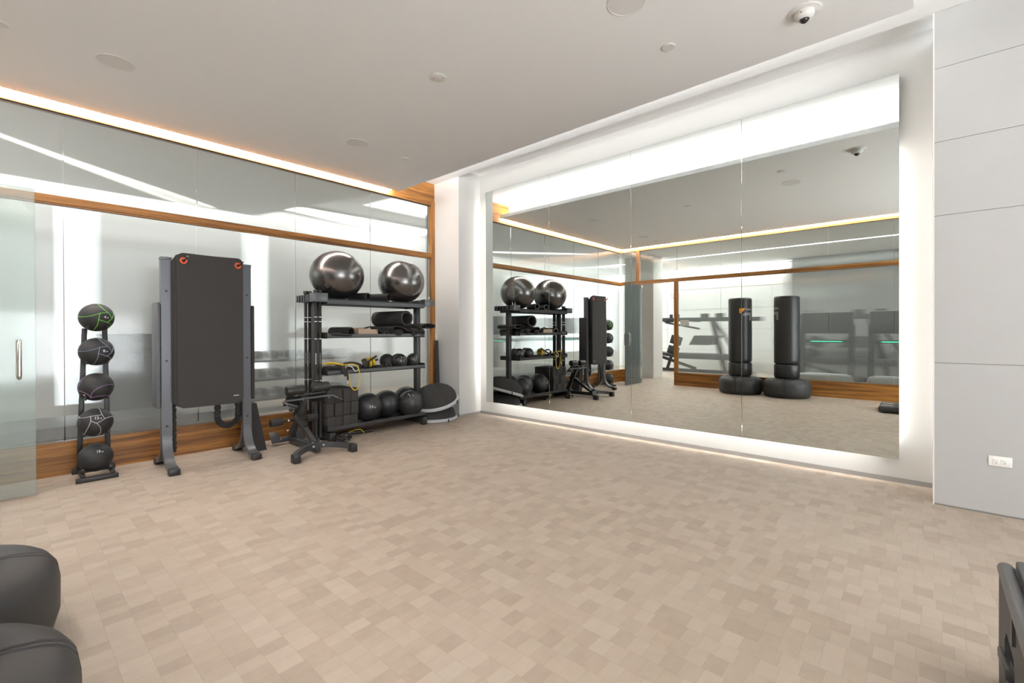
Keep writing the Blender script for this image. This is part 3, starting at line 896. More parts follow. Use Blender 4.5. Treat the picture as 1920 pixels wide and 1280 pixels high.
def shelf(z0, z1, nm='shelf'):
    m = MB(); dz_ = 0 if z0 < 1.5 else .046; deck = z0+.008+dz_
    m.box(XB, XFr, YL, YR, z0+dz_, deck)
    m.box(XFr-.004, XFr, YL, YR, z0, z1); m.box(XB, XB+.004, YL, YR, z0, z1)
    return m.build(nm, M_black2, t, smooth=False)


ZS = [(.102, .150), (.725, .768), (1.130, 1.172), (1.508, 1.566)]
for a, b in ZS:
    shelf(a, b)
    m = MB(); zt = b+.022 if b < 1.5 else b
    for y in (YL, YR-.005):
        box(XB, XFr-.001, y, y+.005, a-.005, zt).build('end_plate', M_black, t, smooth=False)
for y0, y1 in ((2.325, 2.388), (3.708, 3.77)):
    MB().cbox((-5.078, (y0+y1)/2, .775), (.075, y1-y0, 1.55), b=.004).build('upright', M_black2, t)
for y in (2.415, 3.655):
    MB().cbox((-5.04, y, .055), (.50, .055, .07), b=.003).build('foot', M_black, t)
    MB().cbox((-4.822, y, .048), (.06, .066, .094), b=.004).build('foot_cap', M_black, t)
    q = MB()
    for z in (.03, .06):
        q.cyl((-4.7915, y+.015, z), (-4.788, y+.015, z), .005, 8)
    q.build('bolt', M_bolt, t)
# comb holders on the top shelf ends
m = MB().cbox((-4.90, 2.315, 1.573), (.09, .165, .095), b=.002)
m.build('bar_holder', M_grey, t)
m = MB()
for x in (-4.99, -5.04, -5.10, -5.16, -5.23, -5.28):
    m.box(x-.012, x+.012, 2.238, 2.39, 1.530, 1.605)
m.box(-5.29, -4.95, 2.36, 2.39, 1.53, 1.605)
m.build('bar_holder', M_grey, t)
m = MB().cbox((-4.90, 3.78, 1.574), (.09, .15, .086), b=.002)
for x in (-4.99, -5.04, -5.10, -5.16, -5.23, -5.28):
    m.box(x-.012, x+.012, 3.70, 3.852, 1.535, 1.610)
m.build('bar_holder', M_grey, t)
for c in ((-4.98, 2.318), (-4.98, 2.366), (-5.20, 2.306), (-5.20, 2.350)):
    MB().cyl((c[0], c[1], .028), (c[0], c[1], .072), .0245, 16, b=.004).build('bar_cup', M_black, t)
MB().box(-5.24, -4.95, 2.285, 2.39, .03, .045).build('cup_tray', M_black, t)
# weighted body bars
bl = ['front left', 'front right', 'rear left', 'rear right']
bt = ['tall black body bar with a bright printed label, front pair, left', 'tall black body bar with a dull label, front pair, right',
      'tall black body bar at the outer end of the storage rack, rear pair, left', 'tall black body bar, rear pair, beside the rack upright']
for i, c in enumerate(((-4.98, 2.318), (-4.98, 2.366), (-5.20, 2.306), (-5.20, 2.350))):
    b = thing('body_bar', bt[i], 'exercise bar', (c[0], c[1], .05), 'body bars standing in the storage rack')
    MB().cyl((c[0], c[1], .05), (c[0], c[1], 1.63), .0165, 18).build('shaft', M_foam, b)
    MB().cyl((c[0], c[1], 1.625), (c[0], c[1], 1.66), .024, 18, b=.005).build('end_cap', M_black, b)
    r = MB()
    for z in (.66, 1.12, 1.31, 1.36):
        r.cyl((c[0], c[1], z), (c[0], c[1], z+.005), .0172, 18)
    r.build('ring', M_bolt, b)
    dq = V(-c[0], -c[1], 0).normalized(); aq = math.atan2(dq.y, dq.x)
    MB().lathe([(.0166, .845), (.0172, .845), (.0172, .965), (.0166, .965)], (c[0], c[1], 0), seg=18) if 0 else None
    lq = MB()
    for k_ in range(14):
        lq.cbox((c[0]+math.cos(aq)*.0168, c[1]+math.sin(aq)*.0168, .848+k_*.0088), (.0016, .009, .0055), Euler((0, 0, aq)).to_matrix())
    lq.build('printed_label', M_print if i == 0 else M_printg, b)

# ---- top shelf: stability balls and rollers
ZT = 1.572
RBx, RBz = .298, .272
for (y, z, l) in ((2.62, 1.850, 'large shiny bronze grey stability ball, left on the top shelf'), (3.50, 1.843, 'large shiny bronze grey stability ball, right on the top shelf')):
    b = thing('stability_ball', l, 'exercise ball', (-5.08, y, 1.567), 'stability balls on the storage rack')
    rx = .300 if y < 3 else .295; rz = .283 if y < 3 else .276
    MB().ball((-5.08, y, z), 1, 64, 40, (rx, rx, rz)).build('shell', M_ballm, b)
    q = MB()
    for dz in (-.015, 0., .015):
        rr = rx*math.sqrt(max(0, 1-(dz/rz)**2))
        q.tube([(-5.08+math.cos(a)*rr, y+math.sin(a)*rr, z+dz) for a in [2*PI*k/72 for k in range(72)]], .0012, 6, closed=True)
    if y > 5:
        q.build('rib', M_ballm, b)


def roller(x, y, z, ang, L, r, label, hollow=.75):
    """textured foam roller lying along a horizontal direction"""
    d = V(math.cos(ang), math.sin(ang), 0); c = V(x, y, z)
    t_ = thing('foam_roller', label, 'foam roller', c-V(0, 0, r))
    MB().lathe([(r*hollow, -L/2), (r*.97, -L/2), (r*.97, L/2), (r*hollow, L/2)], c, d, 32, close=True).build('tube', M_black, t_)
    a, b = frame(d); q = MB()
    nk, nl = 18, int(L/.022)
    for k in range(nk):
        for j in range(nl):
            th = 2*PI*(k+.5*(j % 2))/nk; h = -L/2+.014+j*(L-.028)/(nl-1)
            nrm = a*math.cos(th)+b*math.sin(th); p = c+d*h+nrm*r*.975
            tz = d.cross(nrm); R = Matrix((d, tz, nrm)).transposed()
            q.cbox(p, (.014, r*2*PI/nk*.62, r*.09), R)
    o = q.build('tread_pattern', M_foam, t_, smooth=False); o['kind'] = 'stuff'
    return t_


roller(-5.055, 2.875, ZT-.004+.047, math.radians(22), .28, .046, 'short hollow black foam roller end-on beside the left stability ball')
roller(-5.045, 3.150, ZT-.004+.050, math.radians(20), .28, .049, 'patterned black foam roller lying between the two stability balls')
# small clips standing on the right end
m = thing('cable_handles', 'two slim metal clips with thin cords standing on the right end of the top shelf', 'clip', (-4.92, 3.79, 1.617))
for y, l in ((3.762, -.006), (3.815, .008)):
    MB().tube([(-4.92, y, 1.600), (-4.92, y+l, 1.66)], .006, 10).build('clip', M_chrome, m)
cords = MB()
cords.tube([(-4.92, 3.765, 1.50), (-4.90, 3.750, 1.25), (-4.90, 3.745, 1.0), (-4.90, 3.83, .9), (-4.90, 3.88, .75)], .0015, 6)
cords.tube([(-4.92, 3.80, 1.53), (-4.92, 3.84, 1.42), (-4.92, 3.835, 1.15), (-4.90, 3.79, .93), (-4.90, 3.72, .66), (-4.90, 3.70, .50), (-4.90, 3.78, .36)], .0015, 6)
cords.build('cord', M_cable, m)

# ---- second shelf from top: roller, card box, strap, rolled mats
Z2 = 1.138
roller(-5.04, 2.645, Z2+.058, math.radians(18), .30, .056, 'patterned hollow black foam roller on the second shelf')
o = MB().tube([(-4.89, 2.42, Z2+.030), (-4.86, 2.50, Z2+.032), (-4.845, 2.60, Z2+.024), (-4.87, 2.68, Z2+.02)], [.026, .030, .027, .014], 14, flat=.55).build('folded_pouch', M_vinyl)
tag(o, 'small flat black pouch at the left end of the second shelf', 'pouch'); origin_to(o, (-4.87, 2.55, Z2))
b = thing('card_box', 'open beige card box on the second shelf beside the roller', 'box', (-5.0, 2.93, Z2))
q = MB(); bx0, bx1, by0, by1 = -5.12, -4.905, 2.78, 3.04
for a in ((bx0, bx1, by0, by1, Z2, Z2+.004), (bx0, bx1, by0, by0+.004, Z2, Z2+.095), (bx0, bx1, by1-.004, by1, Z2, Z2+.09), (bx0, bx0+.004, by0, by1, Z2, Z2+.11)):
    q.box(*a)
q.prism([(by0, Z2), (by1+.03, Z2), (by1-.03, Z2+.09), (by0, Z2+.095)], bx1-.004, bx1, lambda a_, b_, d: (d, a_, b_))
q.build('tray', M_box, b, smooth=False)
o = MB().tube([(-4.96, 2.90, Z2+.105), (-4.95, 2.96, Z2+.120), (-4.93, 3.03, Z2+.108), (-4.92, 3.07, Z2+.075), (-4.93, 3.13, Z2+.03)], .03, 12, flat=.3, up=(0, 0, 1)).build('black_strap', M_foam)
tag(o, 'wide black strap draped over the beige card box', 'strap'); origin_to(o, (-4.94, 3.0, Z2))
o = MB().ball((-4.90, 2.745, Z2+.016), .015, 14, 8).build('small_ball', mat('clear_knob', (.6, .65, .7), .2))
tag(o, 'tiny pale round knob beside the beige card box', 'knob')


def rolled_mat(end, r, L, ang, label, turns=2.6, squash=1., core=.45):
    """spiral roll; end = centre of its front end, axis turned by ang from the x direction"""
    d = V(math.cos(ang), math.sin(ang), 0); sd = V(-d.y, d.x, 0); e = V(end)
    t_ = thing('rolled_mat', label, 'rolled mat', e-d*L/2-V(0, 0, r*squash), 'rolled mats on the second shelf')
    th = .0075; n = int(turns*26); q = MB(); vs = []
    for c_ in (e-d*L, e):
        for i in range(n+1):
            f = i/n; a = f*turns*2*PI+.6; rr = r*(core+(1-core)*f)
            for w_ in (0, th*1.4):
                ro = rr-w_
                vs.append(c_+sd*math.cos(a)*ro+V(0, 0, math.sin(a)*ro*squash))
    m_ = (n+1)*2; fs = []
    for i in range(n):
        k = i*2
        fs += [(k, k+2, k+2+m_, k+m_), (k+1, k+1+m_, k+3+m_, k+3), (k, k+1, k+3, k+2), (k+m_, k+2+m_, k+3+m_, k+1+m_)]
    fs += [(0, m_, m_+1, 1), (n*2, n*2+1, n*2+1+m_, n*2+m_)]
    q.add(vs, fs).build('roll', M_matf, t_, angle=50)
    return t_


R_ = math.radians
rolled_mat((-4.845, 3.415, 1.368), .104, .55, R_(9), 'thick loosely rolled dark mat, topmost and largest on the second shelf', 2.0, core=.74)
rolled_mat((-4.84, 3.305, Z2+.047), .064, .50, R_(6), 'small flattened dark mat roll in front under the big roll', 3.4, .70, core=.2)
rolled_mat((-4.835, 3.545, Z2+.056), .054, .52, R_(4), 'dark rolled mat with round open centre at the right of the second shelf', 2.6, 1, core=.3)
rolled_mat((-4.85, 3.660, Z2+.051), .050, .50, R_(4), 'dark rolled mat at the right end of the second shelf, outermost roll', 2.4, 1, core=.35)
rolled_mat((-4.92, 3.175, Z2+.042), .048, .42, R_(0), 'dark rolled mat lying beside the card box under the big roll', 2.4, .85, core=.35)


def folded_sheet(prof, x0, x1, label, skew=0., th=.009):
    """soft mat sheet: profile in y,z extruded along x"""
    t_ = thing('folded_mat', label, 'mat', ((x0+x1)/2, prof[0][0], min(p[1] for p in prof)), 'soft mats on the second shelf')
    P = [V(p[0], p[1], 0) for p in prof]; S_ = []
    for i in range(len(P)-1):
        p0, p1, p2, p3 = P[max(i-1, 0)], P[i], P[i+1], P[min(i+2, len(P)-1)]
        for k in range(6):
            f = k/6; S_.append(.5*((2*p1)+(p2-p0)*f+(2*p0-5*p1+4*p2-p3)*f*f+(3*p1-p0-3*p2+p3)*f**3))
    S_.append(P[-1]); vs = []; n = len(S_)
    for xk, sk in ((x0, skew), (x1, 0)):
        for i, p in enumerate(S_):
            d = (S_[min(i+1, n-1)]-S_[max(i-1, 0)]).normalized(); nr = V(-d.y, d.x, 0)
            for s in (0, th):
                vs.append((xk, p.x+nr.x*s+sk, p.y+nr.y*s))
    m_ = n*2; fs = []
    for i in range(n-1):
        k = i*2
        fs += [(k, k+2, k+2+m_, k+m_), (k+1, k+1+m_, k+3+m_, k+3), (k, k+1, k+3, k+2), (k+m_, k+2+m_, k+3+m_, k+1+m_)]
    fs += [(0, m_, m_+1, 1), ((n-1)*2, (n-1)*2+1, (n-1)*2+1+m_, (n-1)*2+m_)]
    MB().add(vs, fs).build('sheet', M_matf, t_, angle=60)


folded_sheet([(3.235, 1.215), (3.222, 1.247), (3.26, 1.262), (3.33, 1.254), (3.39, 1.232), (3.452, 1.205), (3.487, 1.220), (3.478, 1.25)], -5.28, -4.845, 'dark mat folded in an S curve beneath the large roll', -.05)
folded_sheet([(3.640, 1.235), (3.634, 1.262), (3.69, 1.290), (3.79, 1.297), (3.848, 1.277), (3.825, 1.250), (3.745, 1.248), (3.70, 1.262)], -5.28, -4.83, 'dark folded mat with an open loop hanging over the right end of the shelf', -.06)

# ---- third shelf: bands, ab wheel, small slam balls
Z3 = .733


def band(name, pts, r, m_, label, cat, closed=False, grp=None, seg=8, flat=None):
    P = [V(p) for p in pts]; S_ = []
    rng = range(len(P)) if closed else range(len(P)-1); n = len(P)
    for i in rng:
        if closed:
            p0, p1, p2, p3 = P[i-1], P[i], P[(i+1) % n], P[(i+2) % n]
        else:
            p0, p1, p2, p3 = P[max(i-1, 0)], P[i], P[i+1], P[min(i+2, n-1)]
        for k in range(7):
            f = k/7; S_.append(.5*((2*p1)+(p2-p0)*f+(2*p0-5*p1+4*p2-p3)*f*f+(3*p1-p0-3*p2+p3)*f**3))
    if not closed:
        S_.append(P[-1])
    o_ = MB().tube(S_, r, seg, closed=closed, flat=flat).build(name, m_)
    tag(o_, label, cat, grp); c = sum(P, V(0, 0, 0))/n; origin_to(o_, (c.x, c.y, min(p.z for p in P))); return o_


band('resistance_tube', [(-5.05, 2.41, .845), (-4.98, 2.47, .838), (-4.92, 2.52, .835), (-4.87, 2.57, .825), (-4.848, 2.61, .775), (-4.843, 2.635, .68), (-4.843, 2.655, .585), (-4.843, 2.70, .535), (-4.843, 2.745, .56),
                         (-4.843, 2.765, .64), (-4.843, 2.76, .74), (-4.846, 2.735, .80), (-4.87, 2.70, .828), (-4.93, 2.65, .825), (-5.0, 2.60, .815)], .006, M_yellow,
     'yellow resistance tube hanging in a loop over the third shelf edge', 'resistance band')
band('resistance_tube', [(-5.0, 2.42, .835), (-4.95, 2.46, .855), (-4.90, 2.52, .845), (-4.91, 2.58, .83), (-4.95, 2.62, .83), (-5.0, 2.66, .80)], .008, M_yellow,
     'yellow resistance tube lying in a bundle at the left end of the third shelf', 'resistance band')
band('resistance_tube', [(-5.02, 2.42, .80), (-4.93, 2.45, .81), (-4.88, 2.52, .805), (-4.93, 2.58, .82), (-5.0, 2.54, .80)], .012, M_foam,
     'thick black resistance tube coiled under the yellow tubes', 'resistance band')
band('resistance_tube', [(-4.90, 2.66, .82), (-4.85, 2.68, .79), (-4.846, 2.70, .755), (-4.846, 2.73, .75), (-4.85, 2.755, .775), (-4.89, 2.76, .80)], .006, M_greyst,
     'short grey tube loop drooping over the third shelf edge', 'resistance band')
h = thing('tube_handle', 'black foam handle strap hanging at the left of the yellow loop', 'handle', (-4.845, 2.60, .62))
MB().tube([(-4.845, 2.56, .82), (-4.835, 2.57, .77), (-4.835, 2.585, .73), (-4.84, 2.60, .71)], .022, 14, flat=.7).build('grip', M_foam, h)
MB().tube([(-4.84, 2.605, .79), (-4.838, 2.612, .74), (-4.838, 2.615, .69), (-4.838, 2.615, .655)], .010, 10).build('strap', M_foam, h)
MB().tube([(-4.838, 2.615+.010*math.cos(a), .638+.02*math.sin(a)) for a in [2*PI*k/16 for k in range(16)]], .0018, 6, closed=True).build('ring', M_bolt, h)
band('resistance_tube', [(-5.10, 2.60, .80), (-5.0, 2.70, .835), (-4.95, 2.78, .83), (-4.93, 2.84, .80), (-4.95, 2.90, .77)], .014, M_foam,
     'dark tube lying behind the yellow loop on the third shelf', 'resistance band')
a = thing('ankle_cuff', 'black padded cuff strap with red stitching on the third shelf', 'cuff', (-4.95, 2.89, Z3))
MB().lathe([(.050, -.026), (.058, -.026), (.058, .026), (.050, .026)], (-4.93, 2.885, .825), (.45, .75, .35), 30, close=True).build('cuff', M_foam, a)
MB().cyl((-4.92, 2.78, .765), (-4.95, 3.05, .905), .012, 12, b=.003).build('bar', M_black, a)
q = MB(); ax = Vector((.45, .75, .35)).normalized(); fa, fb = frame(ax)
for k in range(10):
    th = 2*PI*k/20+3.2; q.cbox(V(-4.93, 2.885, .825)+(fa*math.cos(th)+fb*math.sin(th))*.0585, (.004, .004, .004))
q.build('stitching', mat('red_thread', (.35, .06, .04), .6), a)
y = thing('ab_wheel', 'yellow and black ab roller wheel on the third shelf', 'ab roller', (-5.02, 3.0, .77))
for s in (-.022, .022):
    c = V(-5.0, 3.0+s, .835+s*.2); MB().lathe([(.02, -.016), (.052, -.016), (.060, -.008), (.060, .008), (.052, .016), (.02, .016)], c, (.1, 1, .25), 32, close=True).build('wheel', M_yellow, y)
MB().cyl((-5.01, 2.90, .815), (-4.985, 3.09, .86), .013, 14, b=.003).build('axle', M_black, y)
for i, (yc, r_) in enumerate(((3.07, .032), (3.13, .040), (3.19, .035))):
    band('skipping_rope', [(-4.93+.03*i*.3, yc-.05, Z3+.02), (-4.90, yc-.02, Z3+.05+.02*i), (-4.89, yc+.03, Z3+.045), (-4.92, yc+.07, Z3+.02), (-4.97, yc+.03, Z3+.03), (-4.97, yc-.03, Z3+.02)], .0065, M_foam,
         ['coiled black cord beside the ab wheel', 'coiled black cord, middle one beside the small balls', 'coiled black cord touching the small balls'][i], 'cord', closed=True, grp='coiled cords on the third shelf')


def slam(c, r, label, nm='slam_ball', ribs=8, grp='slam balls', m_=None, seamtilt=(.3, .2, 1)):
    t_ = thing(nm, label, 'weighted ball', (c[0], c[1], c[2]-r), grp)
    MB().ball(c, r, 56, 32).build('shell', m_ or M_slam, t_)
    q_ = MB(); ax = Vector(seamtilt).normalized(); fa, fb = frame(ax)
    for k in range(ribs):
        if nm == 'textured_ball':
            h = -r+2*r*(k+1)/(ribs+1); rr = math.sqrt(r*r-h*h)
            q_.tube([V(c)+ax*h+(fa*math.cos(a_)+fb*math.sin(a_))*rr for a_ in [2*PI*j/48 for j in range(48)]], .0024, 5, closed=True)
        else:
            a0 = PI*k/ribs; d = fa*math.cos(a0)+fb*math.sin(a0)
            q_.tube([V(c)+(ax*math.cos(a_)+d*math.sin(a_))*(r+.0002) for a_ in [2*PI*j/64 for j in range(64)]], .0011, 5, closed=True)
    q_.build('seam', M_black, t_)
    return t_


slam((-5.10, 3.29, .738+.089), .089, 'ribbed black ball on the third shelf, left of the four', 'textured_ball', 11, 'ribbed balls on the third shelf', M_rubber, (.8, -.5, .4))
slam((-4.955, 3.385, .738+.090), .090, 'ribbed black ball on the third shelf, front centre of the four', 'textured_ball', 11, 'ribbed balls on the third shelf', mat('glossy_rubber', (.03, .03, .03), .22, coat=.3), (.8, -.5, .2))
slam((-5.17, 3.50, .738+.086), .086, 'ribbed black ball on the third shelf, hidden behind the other three', 'textured_ball', 11, 'ribbed balls on the third shelf', M_rubber, (.5, -.5, .6))
slam((-4.97, 3.60, .738+.090), .088, 'ribbed black ball on the third shelf, rightmost of the four', 'textured_ball', 11, 'ribbed balls on the third shelf', MATS['glossy_rubber'], (.7, -.2, .8))

# ---- bottom shelf: foam blocks and slam balls
Z4 = .111
rows = ['bottom', 'middle', 'top']; cn = ['leftmost', 'second from left', 'third from left', 'rightmost']
bw, bh, bd = .090, .146, .205
blk = None
for r_ in range(3):
    for c_ in range(4):
        for dpt in range(2):
            if dpt == 1 and not (r_ == 2 or c_ == 3):
                continue
            jit = [(.0, .0, .0, .0), (-.012, -.004, .002, .004), (-.004, -.006, .006, .006)][r_][c_]
            y0_ = 2.402+c_*.0925+jit; x1_ = -4.885-.215*dpt-(.01 if (r_+c_) % 2 else 0)
            z0_ = Z4+r_*(bh+.0008)
            if blk is None:
                blk = MB().cbox((-bd/2, bw/2, bh/2), (bd, bw, bh), b=.006).build('foam_block', M_block, angle=50)
                ob = blk
            else:
                ob = blk.copy(); COL.objects.link(ob)
            ob.location = (x1_, y0_, z0_)
            ob['label'] = ('black foam block, %s in the %s row of the block stack' % (cn[c_], rows[r_])) if dpt == 0 else 'rear foam block standing directly behind the %s one of the %s row' % (cn[c_], rows[r_])
            ob['category'] = 'foam block'; ob['group'] = 'foam blocks on the bottom shelf' if dpt == 0 else 'rear foam blocks on the bottom shelf'
t1 = slam((-5.05, 2.985, Z4+.172), .172, 'large black soft slam ball marked 14 lb, beside the foam blocks', seamtilt=(.2, .1, 1), ribs=2)
c = (-5.05, 2.985, Z4+.172)
text_mb('14', .052, lambda p: on_sphere(c, .172, math.radians(14)+p.x/.172, math.radians(0)+p.y/.172, .001+p.z)).build('weight_number', M_print, t1)
text_mb('lb', .024, lambda p: on_sphere(c, .172, math.radians(14)+(p.x+.046)/.172, math.radians(0)+(p.y-.01)/.172, .001+p.z)).build('unit_mark', M_print, t1)
slam((-5.135, 3.30, Z4+.170), .170, 'large black soft slam ball without writing, second along the bottom shelf', seamtilt=(.2, .5, 1), ribs=2)
t3 = slam((-5.17, 3.63, Z4+.185), .170, 'large black soft slam ball at the back, mostly hidden by the lettered one', seamtilt=(.4, .1, 1), ribs=2)
t4 = slam((-4.955, 3.545, Z4+.165), .165, 'large black slam ball with a pale curved lettered patch', seamtilt=(.1, .6, 1), ribs=3)
c4 = (-4.955, 3.545, Z4+.165)
for (da, b0, wd, nm_) in ((-.12, .62, .26, 'a'), (.36, .52, .36, 'b')):
    q = MB(); vs = []; fs = []; n = 10
    for i in range(n+1):
        a_ = da-wd/2+wd*i/n; b_ = b0+.12*math.cos((i/n-.5)*2)-(.25*i/n if nm_ == 'a' else .3*i/n)
        for bb_ in (b_, b_+.10):
            for d_ in (.0008, .0022):
                vs.append(on_sphere(c4, .165, a_, bb_, d_))
    for i in range(n):
        k = i*4
        fs += [(k+1, k+5, k+7, k+3), (k, k+1, k+3, k+2), (k, k+4, k+5, k+1), (k+2, k+3, k+7, k+6)]
    fs += [(0, 2, 3, 1), (n*4, n*4+1, n*4+3, n*4+2)]
    q.add(vs, fs).build('lettered_patch', M_print, t4)
# bits on the bottom shelf and the floor beneath
o = MB().cyl((-4.90, 2.55, Z4+.045), (-4.915, 2.88, Z4+.045), .010, 12).build('thin_bar', M_chrome); tag(o, 'thin metal bar lying along the front of the bottom shelf', 'bar')
o.location.z += -.033
band('resistance_tube', [(-4.875, 2.46, Z4+.018), (-4.88, 2.49, Z4+.028), (-4.88, 2.53, Z4+.028), (-4.89, 2.56, Z4+.016)], .007, M_yellow, 'short piece of yellow tube in front of the foam blocks', 'resistance band')
band('resistance_tube', [(-4.99, 2.70, .03), (-4.95, 2.78, .055), (-4.93, 2.83, .05), (-4.92, 2.86, .010)], .005, M_yellow, 'yellow tube end on the floor beneath the storage rack', 'resistance band')
o = MB().cyl((-5.03, 2.62, .02), (-4.93, 2.98, .02), .018, 12, b=.004).build('floor_bar', M_black); tag(o, 'short black bar lying on the floor under the storage rack', 'bar')
s = thing('strap_bundle', 'bundle of black straps with pale buckles on the floor by the rack foot', 'straps', (-4.72, 2.50, 0))
rn = random.Random(3)
for k in range(5):
    y0_ = 2.46+k*.026; rr = .034+.004*rn.random()
    MB().tube([V(-4.74+.012*rn.uniform(-1, 1)+math.cos(a_)*rr*1.1, y0_+.012*math.sin(a_*2), .041+math.sin(a_)*rr) for a_ in [2*PI*j/20 for j in range(20)]], .0065, 8, closed=True, flat=1.6).build('strap', M_foam, s)
MB().cyl((-4.74, 2.44, .040), (-4.74, 2.60, .042), .024, 12, b=.006).build('core', M_black, s)
for (yy_, zz_) in ((2.52, .072), (2.53, .036), (2.52, .016)):
    MB().cbox((-4.700, yy_, zz_), (.012, .045, .009), Euler((0, .3, .2)).to_matrix(), b=.002).build('buckle', M_bolt, s)

# ================================================================ HALF-BALL TRAINERS
def bosu(c, tilt, label):
    t_ = thing('half_ball_trainer', label, 'balance trainer', c, 'stacked half-ball trainers')
    R = tilt; m1 = MB(); m1.lathe([(.001, .0), (.30, .0), (.322, .006), (.328, .018), (.326, .034), (.312, .042), (.30, .044)], seg=72)
    prof = [(.298, .040)]
    for k in range(1, 31):
        a_ = k/30*PI/2; rr = .298*math.cos(a_)**.8; h = .042+.195*math.sin(a_)
        prof.append((max(rr, .001), h))
    m2 = MB(); m2.lathe(prof, seg=72)
    m3 = MB()
    for k in range(-7, 8):
        xk = k*.036; pts_ = []
        for j in range(25):
            a_ = -1+2*j/24; ymax = math.sqrt(max(.296**2-xk*xk, 0)); y_ = a_*ymax*.97
            rr = math.hypot(xk, y_)/.298; z_ = .042+.195*math.sin(math.acos(min(1, rr**1.25)))
            pts_.append((xk, y_, z_+.001))
        m3.tube(pts_, .0035, 6)
    for m_, nm, mt in ((m1, 'platform_rim', M_greyst), (m2, 'dome', M_foam), (m3, 'dome_ribs', M_matf)):
        for i, p in enumerate(m_.v):
            m_.v[i] = R @ p+V(c)
        m_.build(nm, mt, t_, angle=40)
    q_ = MB().cbox(R @ V(.26, -.20, .02)+V(c), (.012, .012, .04)); q_.build('rim_clip', M_black, t_)
    return t_


bosu((-5.02, 3.972, 0.001), Euler((0, 0, math.radians(35))).to_matrix(), 'lower half-ball trainer with grey rim flat on the floor')
Rt = Matrix.Rotation(math.radians(16), 3, 'X') @ Matrix.Rotation(math.radians(6), 3, 'Y') @ Matrix.Rotation(math.radians(60), 3, 'Z')
bosu((-4.985, 3.975, .232), Rt, 'upper half-ball trainer tilted on top of another, grey rim up')
o = MB().tube([(-5.30, 4.262, 0), (-5.30, 4.262, .4), (-5.305, 4.262, .66), (-5.315, 4.262, 1.07)], [.036, .034, .030, .024], 18).build('foam_tube', M_foam)
tag(o, 'long dark foam tube standing upright in the corner by the timber post', 'tube'); origin_to(o, (-5.30, 4.262, 0))

# ================================================================ RIGHT FOREGROUND: STEP DECK
t = thing('step_deck', 'dark grey plastic workout deck cut by the lower right edge', 'step bench', (.46, 1.62, 0))
y0, y1 = 1.0, 2.27; poly = []
prof = [(y0, .0), (y0+.05, .0), (y0+.10, .06), (y1-.22, .06), (y1-.12, .0), (y1+.0, .0), (y1+.012, .10), (y1+.005, .36), (y1-.03, .405), (y0+.03, .405), (y0, .36)]
hole = [(1.90, .235), (1.885, .19), (1.90, .14), (2.08, .13), (2.12, .16), (2.12, .22), (2.08, .262), (1.93, .262)]
MB().prism(prof, .185, .205, lambda a_, b_, d: (d, a_, b_), hole=hole).build('side_panel', M_bagbase, t, smooth=False)
MB().prism(prof[:3]+[(y0+.10, .30), (y1-.20, .30)]+prof[4:], .74, .76, lambda a_, b_, d: (d, a_, b_)).build('side_panel', M_bagbase, t, smooth=False)
MB().box(.205, .74, y1-.03, y1+.004, .10, .37).box(.205, .74, y1-.09, y1-.03, .33, .37).build('end_panel', M_bagbase, t) if 0 else MB().cbox((.4725, (y0+y1)/2, .400), (.545, y1-y0-.05, .02), b=.004).build('deck_frame', M_bagbase, t)
MB().tube([(.197, y0+.02, .405), (.197, y1-.04, .405), (.20, y1-.015, .395)], .021, 16).build('rounded_rim', mat('rim_plastic', (.075, .075, .077), .35), t)
MB().cbox((.485, (y0+y1)/2, .424), (.53, y1-y0-.06, .03), b=.008).build('padded_top', mat('deck_pad', (.085, .088, .092), .6, bump=.3, bscale=300), t)
MB().cbox((.186, 2.10, .155), (.022, .20, .035), Euler((-.15, 0, 0)).to_matrix(), b=.006).build('latch_strap', M_black, t)
MB().box(.178, .186, 1.885, 1.905, .315, .40).build('slot_rail', M_black2, t)
# flat balance board seen only in the mirror
t = thing('step_board', 'flat black board with four white strips, low right in the mirror', 'board', (-.15, .52, 0))
MB().cbox((-.13, .51, .055), (.78, .56, .09), b=.03).build('board', M_black2, t)
for x in (-.42, -.20):
    for y in (.64, .42):
        MB().cbox((x, y, .1003), (.13, .04, .0015)).build('white_strip', M_print, t)

